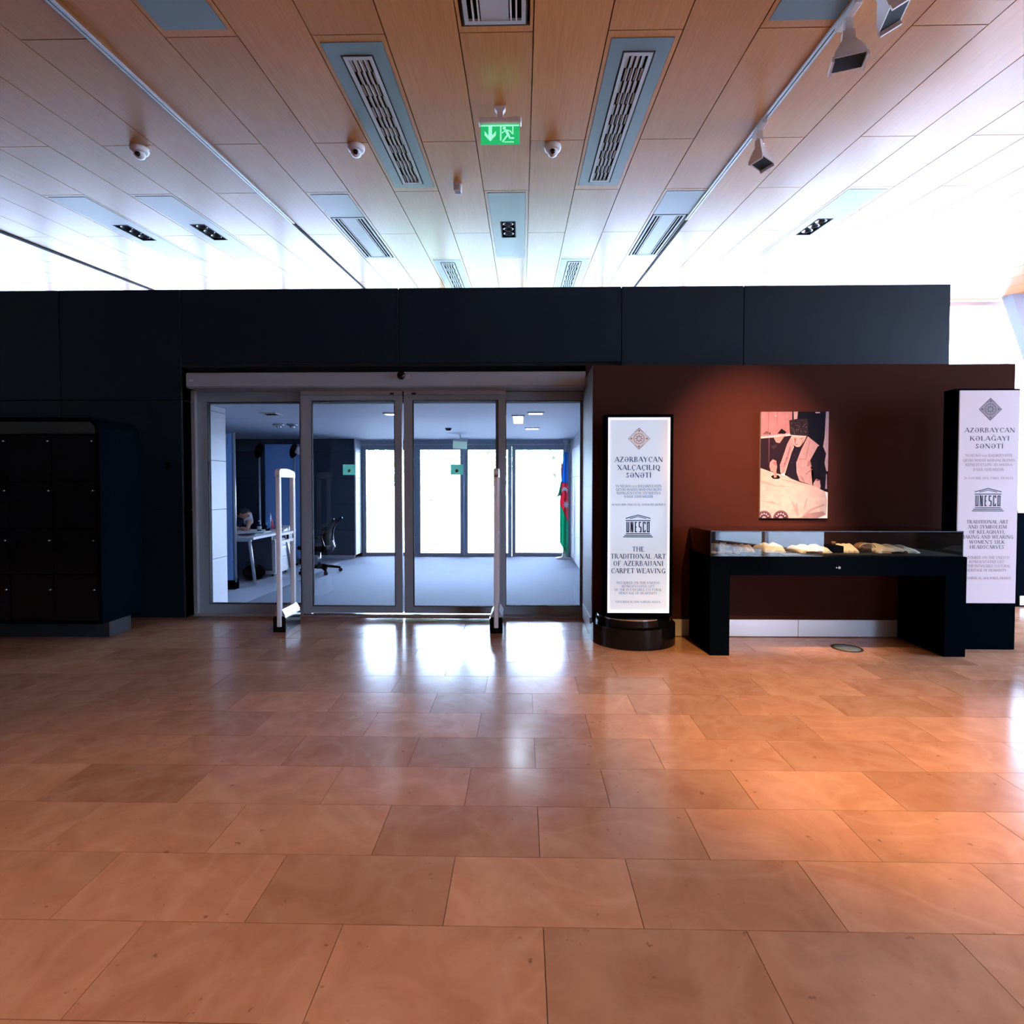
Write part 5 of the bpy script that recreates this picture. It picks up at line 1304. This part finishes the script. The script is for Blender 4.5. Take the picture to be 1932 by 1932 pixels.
PE = [(0, 1), (1, 2), (2, 3), (3, 4), (4, 5), (5, 6), (6, 7), (3, 8), (8, 9), (9, 10), (10, 11), (11, 12), (3, 13), (13, 14), (14, 15), (15, 16), (16, 17), (0, 18), (18, 19), (19, 20), (20, 21), (0, 22), (22, 23), (23, 24), (24, 25)]
PRr = [0.13, 0.125, 0.12, 0.10, 0.055, 0.05, 0.06, 0.055, 0.062, 0.056, 0.042, 0.030, 0.028, 0.062, 0.056, 0.042, 0.030, 0.028, 0.085, 0.065, 0.042, 0.035, 0.085, 0.065, 0.042, 0.035]
body = skin_mesh('body', PV, PE, PRr, 0, 'skin', pe)
# head, hair, clothing
b = bmesh.new(); blob(b, (-4.265, 8.125, 0.905), (0.088, 0.075, 0.078), 3); obj('head', b, 'skin', pe)
b = bmesh.new(); blob(b, (-4.272, 8.128, 0.920), (0.093, 0.082, 0.078), 3)
bmesh.ops.bisect_plane(b, geom=b.verts[:] + b.edges[:] + b.faces[:], plane_co=(-4.2, 8.12, 0.90), plane_no=(0.45, 0, -1), clear_outer=True)
obj('hair', b, 'hair', pe)
for s in (-1, 1):
    b = bmesh.new(); blob(b, (-4.275, 8.125 + s * 0.078, 0.895), (0.020, 0.010, 0.026), 2); obj('ear', b, 'skin', pe)
b = bmesh.new(); blob(b, (-4.185, 8.11, 0.875), (0.018, 0.013, 0.022), 2); obj('nose', b, 'skin', pe)
skin_mesh('shirt', PV[0:4] + [PV[8], PV[13]], [(0, 1), (1, 2), (2, 3), (3, 4), (3, 5)], [0.138, 0.135, 0.13, 0.112, 0.072, 0.072], 0, 'navy_cloth', pe)
for (a_, b2, c_) in ((8, 9, 10), (13, 14, 15)):
    A3, B3, C3 = Vector(PV[a_]), Vector(PV[b2]), Vector(PV[c_])
    bm = bmesh.new(); path(bm, [A3, B3, B3.lerp(C3, 0.45), B3.lerp(C3, 0.86)], [0.066, 0.070, 0.066, 0.068], 14); slv = obj('sleeve', bm, 'shirt_white', pe)
    mid = B3.lerp(C3, 0.45); bm = bmesh.new(); blob(bm, mid + Vector((0.040, -0.045, 0.012)), (0.022, 0.014, 0.026), 2); obj('arm_patch', bm, 'patch_grey', slv)
skin_mesh('trousers', [PV[0]] + PV[18:21] + PV[22:25], [(0, 1), (1, 2), (2, 3), (0, 4), (4, 5), (5, 6)], [0.142, 0.095, 0.075, 0.055, 0.095, 0.075, 0.055], 0, 'navy_cloth', pe)
for i in (21, 25):
    b = bmesh.new(); box(b, PV[i][0] - 0.12, PV[i][0] + 0.13, PV[i][1] - 0.045, PV[i][1] + 0.045, 0.007, 0.085, bev=0.025, seg=3); obj('shoe', b, 'black_satin', pe)
def hand(wrist, d, up, s):
    wrist, d, up = Vector(wrist), Vector(d).normalized(), Vector(up).normalized(); side = d.cross(up) * s
    V, E, Rr = [wrist, wrist + d * 0.035, wrist + d * 0.075], [(0, 1), (1, 2)], [0.024, (0.030), (0.028)]
    for k, (off, ln) in enumerate(((-0.026, 0.062), (-0.009, 0.072), (0.009, 0.068), (0.026, 0.052))):
        i0 = len(V); p = wrist + d * 0.078 + side * off
        V += [p, p + d * ln * .5 - up * 0.004, p + d * ln - up * 0.016]; Rr += [0.009, 0.0085, 0.007]; E += [(2, i0), (i0, i0 + 1), (i0 + 1, i0 + 2)]
    i0 = len(V); p = wrist + d * 0.03 - side * 0.032
    V += [p, p + d * 0.03 - side * 0.018 - up * 0.004, p + d * 0.055 - side * 0.020 - up * 0.008]; Rr += [0.011, 0.010, 0.008]; E += [(1, i0), (i0, i0 + 1), (i0 + 1, i0 + 2)]
    skin_mesh('hand', V, E, Rr, 0, 'skin', pe, 1)
hand((-4.125, 7.962, 0.694), (0.25, -0.95, -0.05), (0, 0, 1), 1)
hand((-4.205, 7.878, 0.697), (0.95, 0.25, -0.05), (0, 0, 1), -1)

# ---------------------------------------------------------------- counter beyond the right wall
co = thing('service_counter', (6.1, 6.3, 0), 'dark counter with white top beyond the banner, cut by frame', 'counter')
obj('body', B(5.43, 7.2, 5.96, 6.7, 0.0, 1.03), 'black_satin', co)
obj('counter_top', B(5.40, 7.23, 5.93, 6.73, 1.031, 1.062, bev=0.004), 'white_plastic', co)
obj('kick_plate', B(5.46, 7.17, 5.945, 5.9595, 0.02, 0.12), 'steel', co)

# ---------------------------------------------------------------- trees outdoors
def tree(x, y, h, r, label, seed):
    rg = random.Random(seed)
    t = thing('street_tree', (x, y, -0.12), label, 'tree', 'trees on the forecourt outside the doors')
    b = bmesh.new(); path(b, [(x, y, -0.12), (x + 0.05, y, h * .25), (x - 0.04, y, h * .5), (x, y, h * .75)], [0.16, 0.13, 0.10, 0.05], 8); obj('trunk', b, 'bark', t)
    b = bmesh.new()
    for i in range(1600):
        u, v, q = rg.gauss(0, 1), rg.gauss(0, 1), rg.gauss(0, 1); n_ = math.sqrt(u * u + v * v + q * q); rad = rg.random() ** 0.4
        p = Vector((x + r * u / n_ * rad, y + r * v / n_ * rad, h * .62 + h * .38 * q / n_ * rad))
        a = Vector((rg.uniform(-1, 1), rg.uniform(-1, 1), rg.uniform(-1, 1))).normalized() * 0.16; c = a.orthogonal().normalized() * 0.08
        b.faces.new([b.verts.new(p - a), b.verts.new(p + c), b.verts.new(p + a), b.verts.new(p - c)])
    tag(obj('foliage', b, 'leaf', t, fix=False), None, None, None, 'stuff')
tree(-4.3, 22, 4.6, 2.0, 'leafy tree behind the left part of the far doors', 1)
tree(-1.6, 26, 5.4, 2.2, 'leafy tree behind the middle of the far doors', 2)
tree(1.4, 23, 4.6, 1.9, 'leafy tree behind the right part of the far doors', 3)
pot = thing('planter', (-2.9, 19.0, -0.12), 'terracotta coloured planter outside the far doors', 'planter')
b = bmesh.new(); lathe(b, (-2.9, 19.0, -0.12), [(0.35, 0), (0.5, 0.8), (0.56, 0.82), (0.56, 0.95), (0.46, 0.95), (0.42, 0.8)], 20); obj('pot', b, 'terracotta', pot)
b = bmesh.new(); blob(b, (-2.9, 19.0, 1.05), (0.5, 0.5, 0.4), 3, 0.12); obj('shrub', b, 'leaf', pot)
